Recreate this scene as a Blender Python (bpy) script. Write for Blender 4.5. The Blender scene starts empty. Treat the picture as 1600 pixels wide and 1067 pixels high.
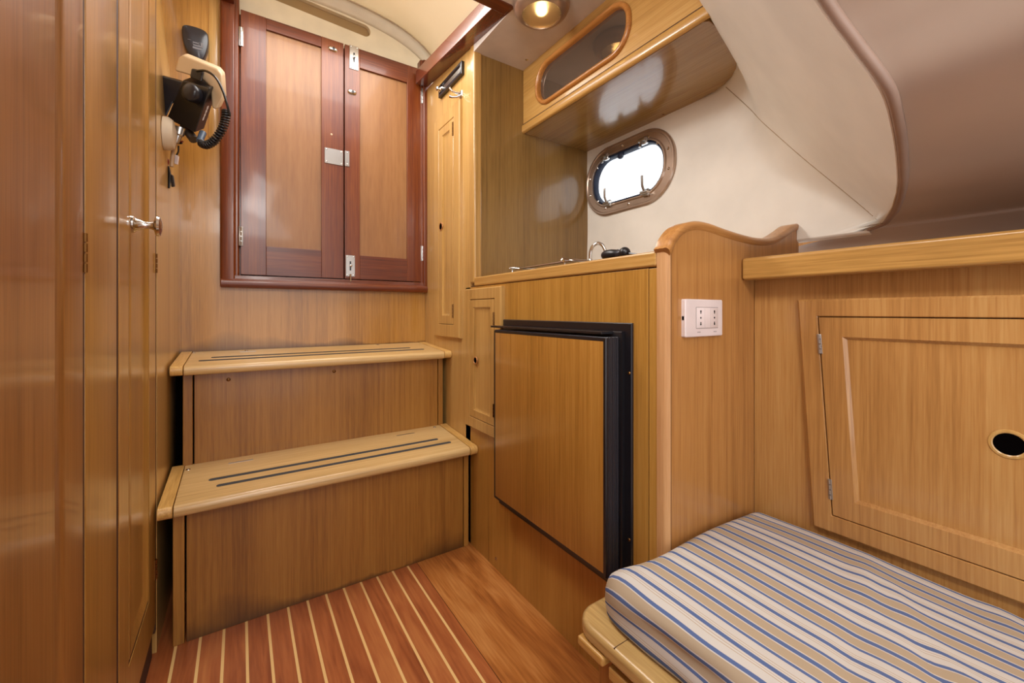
import bpy, bmesh, math, random
from mathutils import Vector, Matrix, noise
random.seed(7)
S = bpy.context.scene
COL = S.collection

# ------------------------------------------------------------------ camera
F_PX, HOR, HC = 649.0, 487.0, 0.87
YAW = math.atan2(425.0, F_PX)
FW = Vector((math.sin(YAW), math.cos(YAW), 0)); RT = Vector((math.cos(YAW), -math.sin(YAW), 0))
cd = bpy.data.cameras.new('camera'); cam = bpy.data.objects.new('camera', cd); COL.objects.link(cam)
cam.location = (0, 0, HC); cam.rotation_euler = (math.pi / 2, 0, -YAW)
cd.sensor_fit = 'HORIZONTAL'; cd.sensor_width = 36.0; cd.lens = 36.0 * F_PX / 1600.0
cd.shift_y = -(533.5 - HOR) / 1600.0; cd.clip_start = 0.02
S.camera = cam

# ------------------------------------------------------------------ light
w = bpy.data.worlds.new('world'); S.world = w; w.use_nodes = True
bg = w.node_tree.nodes['Background']; bg.inputs[0].default_value = (0.93, 0.96, 1.0, 1); bg.inputs[1].default_value = 2.2

def area(name, loc, target, sx, sy, energy, color):
    l = bpy.data.lights.new(name, 'AREA'); l.shape = 'RECTANGLE'; l.size = sx; l.size_y = sy
    l.energy = energy; l.color = color
    o = bpy.data.objects.new(name, l); COL.objects.link(o); o.location = loc
    o.rotation_euler = (Vector(target) - Vector(loc)).to_track_quat('-Z', 'Y').to_euler()
    return o
area('saloon_fill', (0.15, -0.55, 1.74), (0.3, 0.5, 0.3), 0.6, 0.6, 15.0, (1.0, 0.97, 0.93))  # added fill light behind the camera, stands for no known skylight
area('companionway_daylight', (0.3, 1.5, 2.0), (0.3, 1.45, 0.0), 0.55, 0.45, 6.5, (1.0, 0.98, 0.94))
area('cabin_fill', (0.12, 0.32, 1.66), (1.29, 0.85, 1.3), 0.35, 0.25, 5.0, (1.0, 0.98, 0.95))
area('lining_fill', (0.0, 1.25, 1.82), (1.05, 0.4, 1.25), 0.3, 0.2, 5.5, (1.0, 0.98, 0.95))  # added fill light out of view, brightens the hull lining
sl_ = bpy.data.lights.new('sun', 'SUN'); sl_.energy = 3.2; sl_.angle = .1; sl_.color = (1, .98, .95)
so0 = bpy.data.objects.new('sun', sl_); COL.objects.link(so0); so0.rotation_euler = (math.radians(6), math.radians(4), 0)
vs = S.view_settings
vs.view_transform = 'Standard'; vs.look = 'None'; vs.exposure = 0.14; vs.gamma = 1.0; vs.use_curve_mapping = False

# ------------------------------------------------------------------ geometry helpers
def P(x, y, X=None, Y=None, Z=None):
    """point of the photograph's ray through (x, y) on a wall X=, Y= or a level Z="""
    r = (x - 800.0) / F_PX; e = (HOR - y) / F_PX
    d = FW + RT * r + Vector((0, 0, e))
    if X is not None: t = X / d.x
    elif Y is not None: t = Y / d.y
    else: t = (Z - HC) / d.z
    return Vector((0, 0, HC)) + d * t
def D(x, y, dep):
    return Vector((0, 0, HC)) + (FW + RT * ((x - 800.0) / F_PX) + Vector((0, 0, (HOR - y) / F_PX))) * dep

def obj(name, bm, m, parent=None, smooth=35, bevel=0, seg=2, sub=0):
    bmesh.ops.remove_doubles(bm, verts=bm.verts, dist=1e-6)
    bmesh.ops.recalc_face_normals(bm, faces=bm.faces)
    me = bpy.data.meshes.new(name); bm.to_mesh(me); bm.free()
    for p in me.polygons: p.use_smooth = True
    me.set_sharp_from_angle(angle=math.radians(smooth))
    me.materials.append(m)
    o = bpy.data.objects.new(name, me); COL.objects.link(o)
    if bevel:
        b = o.modifiers.new('bevel', 'BEVEL'); b.width = bevel; b.segments = seg; b.limit_method = 'ANGLE'
        b.angle_limit = math.radians(40); b.harden_normals = True
    if sub:
        s = o.modifiers.new('sub', 'SUBSURF'); s.levels = sub; s.render_levels = sub
    if parent is not None:
        o.parent = parent; o.matrix_parent_inverse = Matrix.Translation(-wloc(parent))
    return o
def wloc(o):
    v = Vector((0, 0, 0))
    if o.type == 'EMPTY': v = o.location.copy()
    return v
def thing(name, label, cat, loc, group=None, kind=None):
    o = bpy.data.objects.new(name, None); COL.objects.link(o); o.location = loc
    o.empty_display_size = 0.05
    o['label'] = label
    if kind: o['kind'] = kind
    o['category'] = cat
    if group: o['group'] = group
    return o
def tag(o, label, cat, group=None, kind=None):
    o['label'] = label; o['category'] = cat
    if group: o['group'] = group
    if kind: o['kind'] = kind
    return o

def box(bm, x0, x1, y0, y1, z0, z1, M=None):
    M = M or (lambda a, b, c: Vector((a, b, c)))
    vs_ = [bm.verts.new(M(a, b, c)) for a in (x0, x1) for b in (y0, y1) for c in (z0, z1)]
    for f in ((0, 1, 3, 2), (4, 6, 7, 5), (0, 4, 5, 1), (2, 3, 7, 6), (0, 2, 6, 4), (1, 5, 7, 3)):
        bm.faces.new([vs_[i] for i in f])
    return bm
def B(): return bmesh.new()
def boxo(name, x0, x1, y0, y1, z0, z1, m, parent=None, bevel=0.002, seg=2):
    return obj(name, box(B(), x0, x1, y0, y1, z0, z1), m, parent, bevel=bevel, seg=seg)
# local frames: u along, v up, w out of the surface towards the room
def MX(X0): return lambda u, v, w: Vector((X0 - w, u, v))        # surface facing -X
def MXP(X0): return lambda u, v, w: Vector((X0 + w, u, v))       # surface facing +X
def MY(Y0): return lambda u, v, w: Vector((u, Y0 - w, v))        # surface facing -Y
def MZD(Z0): return lambda u, v, w: Vector((u, v, Z0 - w))       # facing down
def MZU(Z0): return lambda u, v, w: Vector((u, v, Z0 + w))
def rrect(u0, u1, v0, v1, r=0.0, ins=0.0, n=6):
    u0 += ins; u1 -= ins; v0 += ins; v1 -= ins
    r = max(r - ins, 0.0) if r > 0 else 0.0
    if r <= 1e-6:
        if n == 0 or True:
            pts = []
            for (cu, cv) in ((u1, v1), (u0, v1), (u0, v0), (u1, v0)):
                pts += [(cu, cv)] if RR0 else [(cu, cv)] * (n + 1)
            return pts
    pts = []
    for k, (cu, cv) in enumerate(((u1 - r, v1 - r), (u0 + r, v1 - r), (u0 + r, v0 + r), (u1 - r, v0 + r))):
        for i in range(n + 1):
            a = math.radians(90 * k + 90.0 * i / n)
            pts.append((cu + r * math.cos(a), cv + r * math.sin(a)))
    return pts
RR0 = True
def rings(bm, M, rect, prof, r=0.0, n=6, first=False, last=True):
    """concentric rectangles (rounded if r) joined by faces; prof = (inset, height) from outside in"""
    u0, u1, v0, v1 = rect; loops = []
    for ins, w_ in prof:
        if r > 0: pts = rrect(u0, u1, v0, v1, max(r, ins + 1e-4), ins, n)
        else: pts = rrect(u0, u1, v0, v1, 0, ins)
        loops.append([bm.verts.new(M(a, b, w_)) for a, b in pts])
    for A, C in zip(loops, loops[1:]):
        k = len(A)
        for i in range(k):
            bm.faces.new((A[i], A[(i + 1) % k], C[(i + 1) % k], C[i]))
    if last: bm.faces.new(loops[-1])
    if first: bm.faces.new(list(reversed(loops[0])))
    return bm
def plate(bm, M, outer, holes, w0, w1):
    """flat board with openings, between heights w0 and w1"""
    allv = []
    for w_ in (w0, w1):
        es = []; lv = []
        for loop in [outer] + holes:
            vv = [bm.verts.new(M(a, b, w_)) for a, b in loop]; lv.append(vv)
            for i in range(len(vv)): es.append(bm.edges.new((vv[i], vv[(i + 1) % len(vv)])))
        bmesh.ops.triangle_fill(bm, use_beauty=True, use_dissolve=False, edges=es)
        allv.append(lv)
    for A, C in zip(*allv):
        k = len(A)
        for i in range(k): bm.faces.new((A[i], A[(i + 1) % k], C[(i + 1) % k], C[i]))
    return bm
def prism(bm, pts, M, w0, w1):
    a = [bm.verts.new(M(p[0], p[1], w0)) for p in pts]; c = [bm.verts.new(M(p[0], p[1], w1)) for p in pts]
    k = len(pts)
    for i in range(k): bm.faces.new((a[i], a[(i + 1) % k], c[(i + 1) % k], c[i]))
    bm.faces.new(a); bm.faces.new(list(reversed(c)))
    return bm
def tube(bm, pts, r, n=8, caps=True):
    pts = [Vector(p) for p in pts]
    rs = r if isinstance(r, (list, tuple)) else [r] * len(pts)
    up = None; loops = []
    for i, p in enumerate(pts):
        t = (pts[min(i + 1, len(pts) - 1)] - pts[max(i - 1, 0)]).normalized()
        if up is None:
            up = t.orthogonal().normalized()
        up = (up - t * up.dot(t))
        if up.length < 1e-6: up = t.orthogonal()
        up.normalize(); sd = t.cross(up)
        loops.append([bm.verts.new(p + (up * math.cos(2 * math.pi * k / n) + sd * math.sin(2 * math.pi * k / n)) * rs[i]) for k in range(n)])
    for A, C in zip(loops, loops[1:]):
        for i in range(n): bm.faces.new((A[i], A[(i + 1) % n], C[(i + 1) % n], C[i]))
    if caps: bm.faces.new(loops[0]); bm.faces.new(list(reversed(loops[-1])))
    return bm
def lathe(bm, c, ax, prof, n=24, sx=1.0):
    """prof = (radius, distance along axis)"""
    ax = Vector(ax).normalized(); u = ax.orthogonal().normalized()
    if abs(ax.z) < 0.9: u = Vector((0, 0, 1)) - ax * ax.z; u.normalize()
    v = ax.cross(u); c = Vector(c); loops = []
    for r, h in prof:
        loops.append([bm.verts.new(c + ax * h + (u * math.cos(2 * math.pi * k / n) * sx + v * math.sin(2 * math.pi * k / n)) * max(r, 1e-5)) for k in range(n)])
    for A, C in zip(loops, loops[1:]):
        for i in range(n): bm.faces.new((A[i], A[(i + 1) % n], C[(i + 1) % n], C[i]))
    bm.faces.new(loops[0]); bm.faces.new(list(reversed(loops[-1])))
    return bm
def crom(pts, n=8):
    pts = [Vector(p) for p in pts]; out = []
    for i in range(len(pts) - 1):
        p0 = pts[max(i - 1, 0)]; p1 = pts[i]; p2 = pts[i + 1]; p3 = pts[min(i + 2, len(pts) - 1)]
        for k in range(n):
            t = k / n
            out.append(0.5 * ((2 * p1) + (p2 - p0) * t + (2 * p0 - 5 * p1 + 4 * p2 - p3) * t * t + (3 * p1 - p0 - 3 * p2 + p3) * t ** 3))
    out.append(pts[-1]); return out
def screw(parent, M, u, v, m, r=0.005, w0=0.0):
    bm = B(); c = M(u, v, w0); ax = M(u, v, w0 + 1) - c
    lathe(bm, c - ax * 0.001, ax, [(r, 0), (r, 0.0015), (r * 0.7, 0.003), (r * 0.25, 0.0034), (r * 0.2, 0.002)], 12)
    return obj('screw', bm, m, parent)
def hinge(parent, M, u, v, m, h=0.05, w=0.012, w0=0.0):
    bm = B(); rings(bm, M, (u - w / 2, u + w / 2, v - h / 2, v + h / 2), [(0, w0 - .001), (0, w0 + 0.0012), (0.0006, w0 + 0.0016)])
    n = 4
    for i in range(n):
        a = v - h / 2 + h * (i + .08) / n; b_ = v - h / 2 + h * (i + .92) / n
        c = M(u, a, w0 + .002); e = M(u, b_, w0 + .002)
        tube(bm, [c, e], 0.0028, 8)
    return obj('hinge', bm, m, parent)
def finger_hole(parent, M, u, v, mring, mdark, r=0.014, w0=0.0):
    c = M(u, v, w0); ax = M(u, v, w0 + 1) - c
    a = obj('finger_hole', lathe(B(), c - ax * 0.001, ax, [(r * 1.0, 0), (r * 1.0, .002), (r * .95, .0035), (r * .82, .004), (r * .75, .003), (r * .73, .0015)], 28), mring, parent)
    obj('hole_inside', lathe(B(), c, ax, [(r * .74, .0011), (r * .74, .0018)], 24), mdark, a)
    return a

# ------------------------------------------------------------------ materials
def lin(h):
    h = h.lstrip('#'); c = [int(h[i:i + 2], 16) / 255 for i in (0, 2, 4)]
    return tuple(x / 12.92 if x <= .04045 else ((x + .055) / 1.055) ** 2.4 for x in c) + (1,)
def base(name, rough=.4, metal=0, color=None, coat=0, spec=.5):
    m = bpy.data.materials.new(name); m.use_nodes = True
    b = m.node_tree.nodes['Principled BSDF']
    b.inputs['Roughness'].default_value = rough; b.inputs['Metallic'].default_value = metal
    b.inputs['Coat Weight'].default_value = coat; b.inputs['Coat Roughness'].default_value = 0.08
    b.inputs['Specular IOR Level'].default_value = spec
    if color: b.inputs['Base Color'].default_value = lin(color)
    return m, b, m.node_tree.nodes, m.node_tree.links
def ramp(N, stops):
    r = N.new('ShaderNodeValToRGB'); e = r.color_ramp.elements
    while len(e) < len(stops): e.new(0.5)
    for k, (p, c) in enumerate(stops): e[k].position = p; e[k].color = lin(c) if isinstance(c, str) else c
    return r
def mapping(N, L, scale, src='Object', loc=(0, 0, 0)):
    t = N.new('ShaderNodeTexCoord'); mp = N.new('ShaderNodeMapping')
    mp.inputs['Scale'].default_value = scale; mp.inputs['Location'].default_value = loc
    L.new(t.outputs[src], mp.inputs['Vector']); return mp
def wood(name, dark, mid, light, grain='Z', rough=.32, coat=.35, fine=1.0, broad=1.0, contrast=1.0, stain=None):
    m, b, N, L = base(name, rough, 0, None, coat)
    def sc(across, along):
        return tuple(along if a == grain else across for a in 'XYZ')
    m1 = mapping(N, L, sc(9 * broad, .5), loc=(random.random() * 5,) * 3)
    n1 = N.new('ShaderNodeTexNoise'); n1.inputs['Scale'].default_value = 1; n1.inputs['Detail'].default_value = 3; n1.inputs['Distortion'].default_value = .6
    L.new(m1.outputs[0], n1.inputs['Vector'])
    m2 = mapping(N, L, sc(150 * fine, 2.0))
    n2 = N.new('ShaderNodeTexNoise'); n2.inputs['Scale'].default_value = 1; n2.inputs['Detail'].default_value = 4; n2.inputs['Roughness'].default_value = .65
    L.new(m2.outputs[0], n2.inputs['Vector'])
    m3 = mapping(N, L, sc(420 * fine, 14.0))
    n3 = N.new('ShaderNodeTexNoise'); n3.inputs['Scale'].default_value = 1; n3.inputs['Detail'].default_value = 2
    L.new(m3.outputs[0], n3.inputs['Vector'])
    def mth(op, a, b_):
        x = N.new('ShaderNodeMath'); x.operation = op
        for i, q in enumerate((a, b_)):
            if isinstance(q, (int, float)): x.inputs[i].default_value = q
            else: L.new(q, x.inputs[i])
        return x.outputs[0]
    v = mth('ADD', mth('MULTIPLY', n1.outputs[0], .38), mth('ADD', mth('MULTIPLY', n2.outputs[0], .40), mth('MULTIPLY', n3.outputs[0], .22)))
    s = .14 / contrast
    if 'mahog' not in name:
        def tint(h):
            c = lin(h); return (c[0] * .95, c[1] * .98, c[2] * .86, 1)
        dark, mid, light = (tint(c) for c in (dark, mid, light))
        dark = tuple(x * .88 for x in dark[:3]) + (1,)
    r = ramp(N, [(.5 - s, dark), (.5, mid), (.5 + s, light)]); L.new(v, r.inputs[0]); L.new(r.outputs[0], b.inputs['Base Color'])
    if stain:      # old water stains creeping up the veneer from its lower edge
        z0, hgt, st_ = stain
        tc = N.new('ShaderNodeTexCoord'); sp = N.new('ShaderNodeSeparateXYZ'); L.new(tc.outputs['Object'], sp.inputs[0])
        ms = mapping(N, L, (3.5, 3.5, 3.5)); ns = N.new('ShaderNodeTexNoise'); ns.inputs['Scale'].default_value = 1; ns.inputs['Detail'].default_value = 5; L.new(ms.outputs[0], ns.inputs['Vector'])
        hh = mth('MULTIPLY', mth('MAXIMUM', mth('SUBTRACT', ns.outputs[0], .38), .02), hgt * 6)
        k_ = mth('SUBTRACT', 1.0, mth('DIVIDE', mth('SUBTRACT', sp.outputs[2], z0), hh))
        k_ = mth('MULTIPLY', mth('MINIMUM', mth('MAXIMUM', k_, 0.0), 1.0), st_)
        mxs = N.new('ShaderNodeMix'); mxs.data_type = 'RGBA'; L.new(k_, mxs.inputs[0]); L.new(r.outputs[0], mxs.inputs[6]); mxs.inputs[7].default_value = lin('#2E1608')
        L.new(mxs.outputs[2], b.inputs['Base Color'])
    bp = N.new('ShaderNodeBump'); bp.inputs['Strength'].default_value = .06; bp.inputs['Distance'].default_value = .002
    L.new(n3.outputs[0], bp.inputs['Height']); L.new(bp.outputs[0], b.inputs['Normal'])
    return m
W_ = dict(dark='#A06A33', mid='#B8803F', light='#CD9A5A')
oakZ = wood('oak_vertical', '#99682C', '#B07C38', '#C08D48', 'Z')
oakY = wood('oak_lengthwise', '#A97A40', '#BE8D4F', '#CDA064', 'Y')
oakX = wood('oak_crosswise', '#A97A40', '#BE8D4F', '#CDA064', 'X')
oakEdge = wood('oak_solid_vertical', '#AE8148', '#C19358', '#CFA56B', 'Z')
treadX = wood('tread_oak', '#C49B66', '#D3AC7A', '#E0BE8E', 'X', rough=.34, coat=.3)
treadY = wood('tread_end_oak', '#C59250', '#D6A766', '#E2B97C', 'Y', rough=.34)
riserM = wood('riser_oak', '#8C5822', '#A16C2E', '#B27D3B', 'Z', rough=.42, coat=.15)
riserS = wood('riser_oak_stained', '#865320', '#9A652A', '#AA7636', 'Z', rough=.42, coat=.15, stain=(0, .05, .75))
oakS = wood('bulkhead_oak_stained', '#9A682C', '#B17C38', '#C18D48', 'Z', stain=(.728, .035, .7))
mahZ = wood('mahogany_vertical', '#4C1E08', '#692D0C', '#824516', 'Z', rough=.36, coat=.22, broad=1.6)
mahX = wood('mahogany_crosswise', '#4C1E08', '#692D0C', '#824516', 'X', rough=.36, coat=.22, broad=1.6)
mahY = wood('mahogany_lengthwise', '#4A1C0E', '#642C18', '#7B3C22', 'Y', rough=.25, coat=.6)
plyM = wood('plywood_panel', '#865632', '#96653D', '#A4734A', 'Z', rough=.45, coat=.15, fine=.25, broad=.5, contrast=.7)
lockM = wood('locker_wood', '#986A30', '#AC7B3B', '#BE8C4B', 'Z', rough=.34, coat=.3)
lockM.node_tree.nodes['Principled BSDF'].inputs['Coat Weight'].default_value = .6; lockM.node_tree.nodes['Principled BSDF'].inputs['Coat Roughness'].default_value = .18
lockD = wood('locker_post_wood', '#86562C', '#996536', '#AA7643', 'Z', rough=.36, coat=.3)
hullW = wood('side_locker_wood', '#A47040', '#B6814C', '#C5955F', 'Z')
plank = wood('floor_plank', '#8E4B22', '#A9622F', '#BE7A40', 'Y', rough=.33, coat=.25, fine=.35, broad=.8, contrast=1.1)

def flat(name, c, rough=.5, metal=0, coat=0, bump=0, bscale=12):
    m, b, N, L = base(name, rough, metal, None, coat)
    mp = mapping(N, L, (bscale,) * 3); n = N.new('ShaderNodeTexNoise'); n.inputs['Scale'].default_value = 1; n.inputs['Detail'].default_value = 4
    L.new(mp.outputs[0], n.inputs['Vector'])
    cc = lin(c); r = ramp(N, [(.3, tuple(x * .92 for x in cc[:3]) + (1,)), (.7, tuple(min(1, x * 1.05) for x in cc[:3]) + (1,))])
    L.new(n.outputs[0], r.inputs[0]); L.new(r.outputs[0], b.inputs['Base Color'])
    if bump:
        bp = N.new('ShaderNodeBump'); bp.inputs['Strength'].default_value = bump; bp.inputs['Distance'].default_value = .01
        L.new(n.outputs[0], bp.inputs['Height']); L.new(bp.outputs[0], b.inputs['Normal'])
    return m
chrome = flat('chrome', '#D5D1CC', .16, 1)
steel = flat('brushed_steel', '#B9B6B2', .3, 1)
bronze = flat('polished_ring', '#B7A18F', .28, .75)
brassD = flat('dull_brass', '#7A5630', .35, 1)
copper = flat('copper_ring', '#B77C48', .3, .3)
blackP = flat('black_plastic', '#141317', .35)
blackG = flat('grey_black_plastic', '#26252B', .3)
blackS = flat('black_trim', '#1A181D', .28, 0, .2)
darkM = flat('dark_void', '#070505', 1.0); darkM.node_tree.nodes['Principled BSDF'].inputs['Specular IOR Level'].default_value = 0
seamM = flat('seam_shadow_gap', '#4A2A14', .8)  # dark brown puts the shade of joints into the colour
beigeP = flat('beige_plastic', '#C9B08C', .4)
whiteP = flat('white_plastic', '#E4D6D4', .3, 0, .2)
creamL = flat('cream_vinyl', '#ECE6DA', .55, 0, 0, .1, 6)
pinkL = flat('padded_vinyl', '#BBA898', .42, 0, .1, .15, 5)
creamC = flat('cream_gelcoat', '#E2D6BC', .35)
creamG = flat('cream_gelcoat_board', '#E6DABC', .4)
tanG = flat('tan_gelcoat', '#9C8055', .45)
ceilM = flat('grey_white_ceiling', '#D6CBC0', .5)
tapeM = flat('antislip_tape', '#3F4043', .85, 0, 0, .3, 400)
cordM = flat('seam_cord', '#A79377', .7)
redW = flat('red_wire', '#7A1512', .5)
cableM = flat('beige_cable', '#A88763', .5)
gasket = flat('blue_black_gasket', '#1B2740', .5)

def glass(name, col=(1, 1, 1, 1), rough=0.0):
    m, b, N, L = base(name, rough); b.inputs['Base Color'].default_value = col
    b.inputs['Transmission Weight'].default_value = 1; b.inputs['IOR'].default_value = 1.45
    return m
clearG = glass('clear_glass', (.95, .98, 1, 1))
smokeG = base('tinted_mirror_acrylic', .05, .75, '#85776A')[0]
frostG = glass('frosted_lens', (1, .9, .7, 1), .35)
def emis(name, col, s):
    m, b, N, L = base(name); b.inputs['Emission Color'].default_value = col; b.inputs['Emission Strength'].default_value = s
    return m
bulbM = emis('lit_bulb', (1, .72, .32, 1), 14)
def trans(name, c):
    m, b, N, L = base(name, .5, 0, c)
    t = N.new('ShaderNodeBsdfTranslucent'); t.inputs[0].default_value = lin(c)
    mx = N.new('ShaderNodeMixShader'); mx.inputs[0].default_value = .45
    L.new(b.outputs[0], mx.inputs[1]); L.new(t.outputs[0], mx.inputs[2])
    L.new(mx.outputs[0], N['Material Output'].inputs[0]); return m
lidM = trans('translucent_hatch', '#E6D6BC')

def floor_mat():
    m, b, N, L = base('teak_and_holly', .3, 0, None, .25)
    tc = N.new('ShaderNodeTexCoord'); sp = N.new('ShaderNodeSeparateXYZ'); L.new(tc.outputs['Object'], sp.inputs[0])
    def mth(op, a, b_=0.0):
        x = N.new('ShaderNodeMath'); x.operation = op
        for i, q in enumerate((a, b_)):
            if isinstance(q, (int, float)): x.inputs[i].default_value = q
            else: L.new(q, x.inputs[i])
        return x.outputs[0]
    p = .0516; x0 = .4796
    q = mth('DIVIDE', mth('SUBTRACT', sp.outputs[0], x0 - p * 40), p)
    fr = mth('FRACT', mth('ADD', q, .5)); dist = mth('ABSOLUTE', mth('SUBTRACT', fr, .5))
    line = mth('MULTIPLY', mth('LESS_THAN', dist, .062), mth('LESS_THAN', sp.outputs[0], x0 + .01))
    idx = mth('FLOOR', q)
    cmb = N.new('ShaderNodeCombineXYZ'); L.new(idx, cmb.inputs[0]); wn = N.new('ShaderNodeTexWhiteNoise'); wn.noise_dimensions = '3D'; L.new(cmb.outputs[0], wn.inputs['Vector'])
    mp = mapping(N, L, (28, 3.2, 1)); n1 = N.new('ShaderNodeTexNoise'); n1.inputs['Scale'].default_value = 1; n1.inputs['Detail'].default_value = 5; n1.inputs['Distortion'].default_value = 1.5
    L.new(mp.outputs[0], n1.inputs['Vector'])
    mp2 = mapping(N, L, (160, 8, 1)); n2 = N.new('ShaderNodeTexNoise'); n2.inputs['Scale'].default_value = 1; L.new(mp2.outputs[0], n2.inputs['Vector'])
    v = mth('ADD', mth('MULTIPLY', n1.outputs[0], .6), mth('ADD', mth('MULTIPLY', n2.outputs[0], .25), mth('MULTIPLY', wn.outputs[0], .15)))
    r = ramp(N, [(.3, '#8A4725'), (.5, '#AB6236'), (.68, '#BF7A45')]); L.new(v, r.inputs[0])
    mp3 = mapping(N, L, (16, 3, 1)); n3 = N.new('ShaderNodeTexNoise'); n3.inputs['Scale'].default_value = 1; n3.inputs['Detail'].default_value = 6; n3.inputs['Distortion'].default_value = 1.0
    L.new(mp3.outputs[0], n3.inputs['Vector'])
    v2 = mth('ADD', mth('MULTIPLY', n3.outputs[0], .6), mth('MULTIPLY', n2.outputs[0], .4))
    r2 = ramp(N, [(.35, '#935425'), (.5, '#B26F34'), (.66, '#C98A4C')]); L.new(v2, r2.inputs[0])
    border = mth('GREATER_THAN', sp.outputs[0], .513)
    mxb = N.new('ShaderNodeMix'); mxb.data_type = 'RGBA'; L.new(border, mxb.inputs[0]); L.new(r.outputs[0], mxb.inputs[6]); L.new(r2.outputs[0], mxb.inputs[7])
    mx = N.new('ShaderNodeMix'); mx.data_type = 'RGBA'; L.new(line, mx.inputs[0]); L.new(mxb.outputs[2], mx.inputs[6]); mx.inputs[7].default_value = lin('#EBC583')
    seam = mth('LESS_THAN', mth('ABSOLUTE', mth('SUBTRACT', sp.outputs[0], .513)), .0008)
    mx2 = N.new('ShaderNodeMix'); mx2.data_type = 'RGBA'; L.new(seam, mx2.inputs[0]); L.new(mx.outputs[2], mx2.inputs[6]); mx2.inputs[7].default_value = lin('#3A1A0C')
    L.new(mx2.outputs[2], b.inputs['Base Color'])
    return m
def stripe_mat():
    m, b, N, L = base('striped_cotton', .85, 0, None, 0, .2)
    uv = N.new('ShaderNodeUVMap'); uv.uv_map = 'UVMap'; sp = N.new('ShaderNodeSeparateXYZ'); L.new(uv.outputs[0], sp.inputs[0])
    def mth(op, a, b_=0.0):
        x = N.new('ShaderNodeMath'); x.operation = op
        for i, q in enumerate((a, b_)):
            if isinstance(q, (int, float)): x.inputs[i].default_value = q
            else: L.new(q, x.inputs[i])
        return x.outputs[0]
    fr = mth('FRACT', sp.outputs[0])
    W = '#CDC8C1'; T = '#B3A188'; BL = '#596C99'; PN = '#B09A7C'
    st = []
    def band(a, b_, c): st.append((a, c))
    # 0 = blue line in the white part; .25 and .75 thin blue; .5 thick blue between tan bands
    seq = [(0, BL), (.034, W), (.062, PN), (.070, W), (.098, PN), (.106, W), (.226, BL), (.270, W), (.288, T), (.445, W), (.463, BL), (.537, W), (.555, T),
           (.712, W), (.728, BL), (.778, W), (.886, PN), (.894, W), (.922, PN), (.930, W), (.966, BL)]
    r = N.new('ShaderNodeValToRGB'); r.color_ramp.interpolation = 'CONSTANT'; e = r.color_ramp.elements
    while len(e) < len(seq): e.new(.5)
    for k, (p, c) in enumerate(seq): e[k].position = p; e[k].color = lin(c)
    L.new(fr, r.inputs[0]); L.new(r.outputs[0], b.inputs['Base Color'])
    n = N.new('ShaderNodeTexNoise'); mp = mapping(N, L, (900, 900, 900)); L.new(mp.outputs[0], n.inputs['Vector']); n.inputs['Scale'].default_value = 1
    bp = N.new('ShaderNodeBump'); bp.inputs['Strength'].default_value = .15; bp.inputs['Distance'].default_value = .001
    L.new(n.outputs[0], bp.inputs['Height']); L.new(bp.outputs[0], b.inputs['Normal'])
    return m
floorM = floor_mat(); stripeM = stripe_mat()

# ================================================================== SETTING
XL, XG, YB, YP, ZC = -0.178, 0.725, 1.85, 1.36, 1.83
XH, YS, XK, XU = 1.29, 0.53, 1.06, 0.944
tag(boxo('floor', -0.75, 1.35, -1.6, 1.9, -0.03, 0, floorM, bevel=0), 'reddish teak cabin sole with thin pale holly stripes and a plain plank border', 'floor', kind='structure')

# port side wall between the tall locker and the aft bulkhead, easing outward at the top
bm = B(); prof = [(XL, 0), (XL, 1.25), (XL - .006, 1.45), (XL - .02, 1.65), (XL - .04, 1.85), (XL - .055, 2.1)]
pr = crom([(a, b_, 0) for a, b_ in prof], 4)
lo = [[bm.verts.new((p.x, y, p.y)) for y in (1.385, YB + .03)] for p in pr]
lo2 = [[bm.verts.new((p.x - .03, y, p.y)) for y in (1.385, YB + .03)] for p in pr]
for i in range(len(lo) - 1):
    bm.faces.new((lo[i][0], lo[i][1], lo[i + 1][1], lo[i + 1][0])); bm.faces.new((lo2[i][0], lo2[i + 1][0], lo2[i + 1][1], lo2[i][1]))
    bm.faces.new((lo[i][0], lo[i + 1][0], lo2[i + 1][0], lo2[i][0]))
    bm.faces.new((lo[i][1], lo2[i][1], lo2[i + 1][1], lo[i + 1][1]))
tag(obj('wall_left', bm, oakEdge), 'narrow varnished wood side wall between the tall locker and the stairs', 'wall', kind='structure')

# aft bulkhead with the companionway opening (doors stand in it)
dx0 = P(352, 300, Y=YB).x; dx1 = P(660, 300, Y=YB).x; dz0 = P(500, 444, Y=YB).z
bm = B()
plate(bm, MY(YB), [(-.26, 0), (.80, 0), (.80, 1.93), (.70, 1.96), (.70, 1.98), (.67, 1.98), (.67, dz0), (dx0, dz0), (dx0, 2.25), (-.26, 2.25)], [], -.02, 0)
tag(obj('wall_aft', bm, oakS), 'varnished wood bulkhead around the mahogany doors above the top step', 'wall', kind='structure')
# batten on the bulkhead beside the frame
bm = B(); xa = P(326, 200, Y=YB).x; xb = P(341, 200, Y=YB).x; zb = P(330, 215, Y=YB).z
rings(bm, MY(YB), (xa, xb, zb, 2.2), [(0, 0), (0, .002), (.003, .004)])
tag(obj('trim_1', bm, oakEdge), 'pale vertical wood batten left of the mahogany door frame', 'trim', kind='structure')

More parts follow.
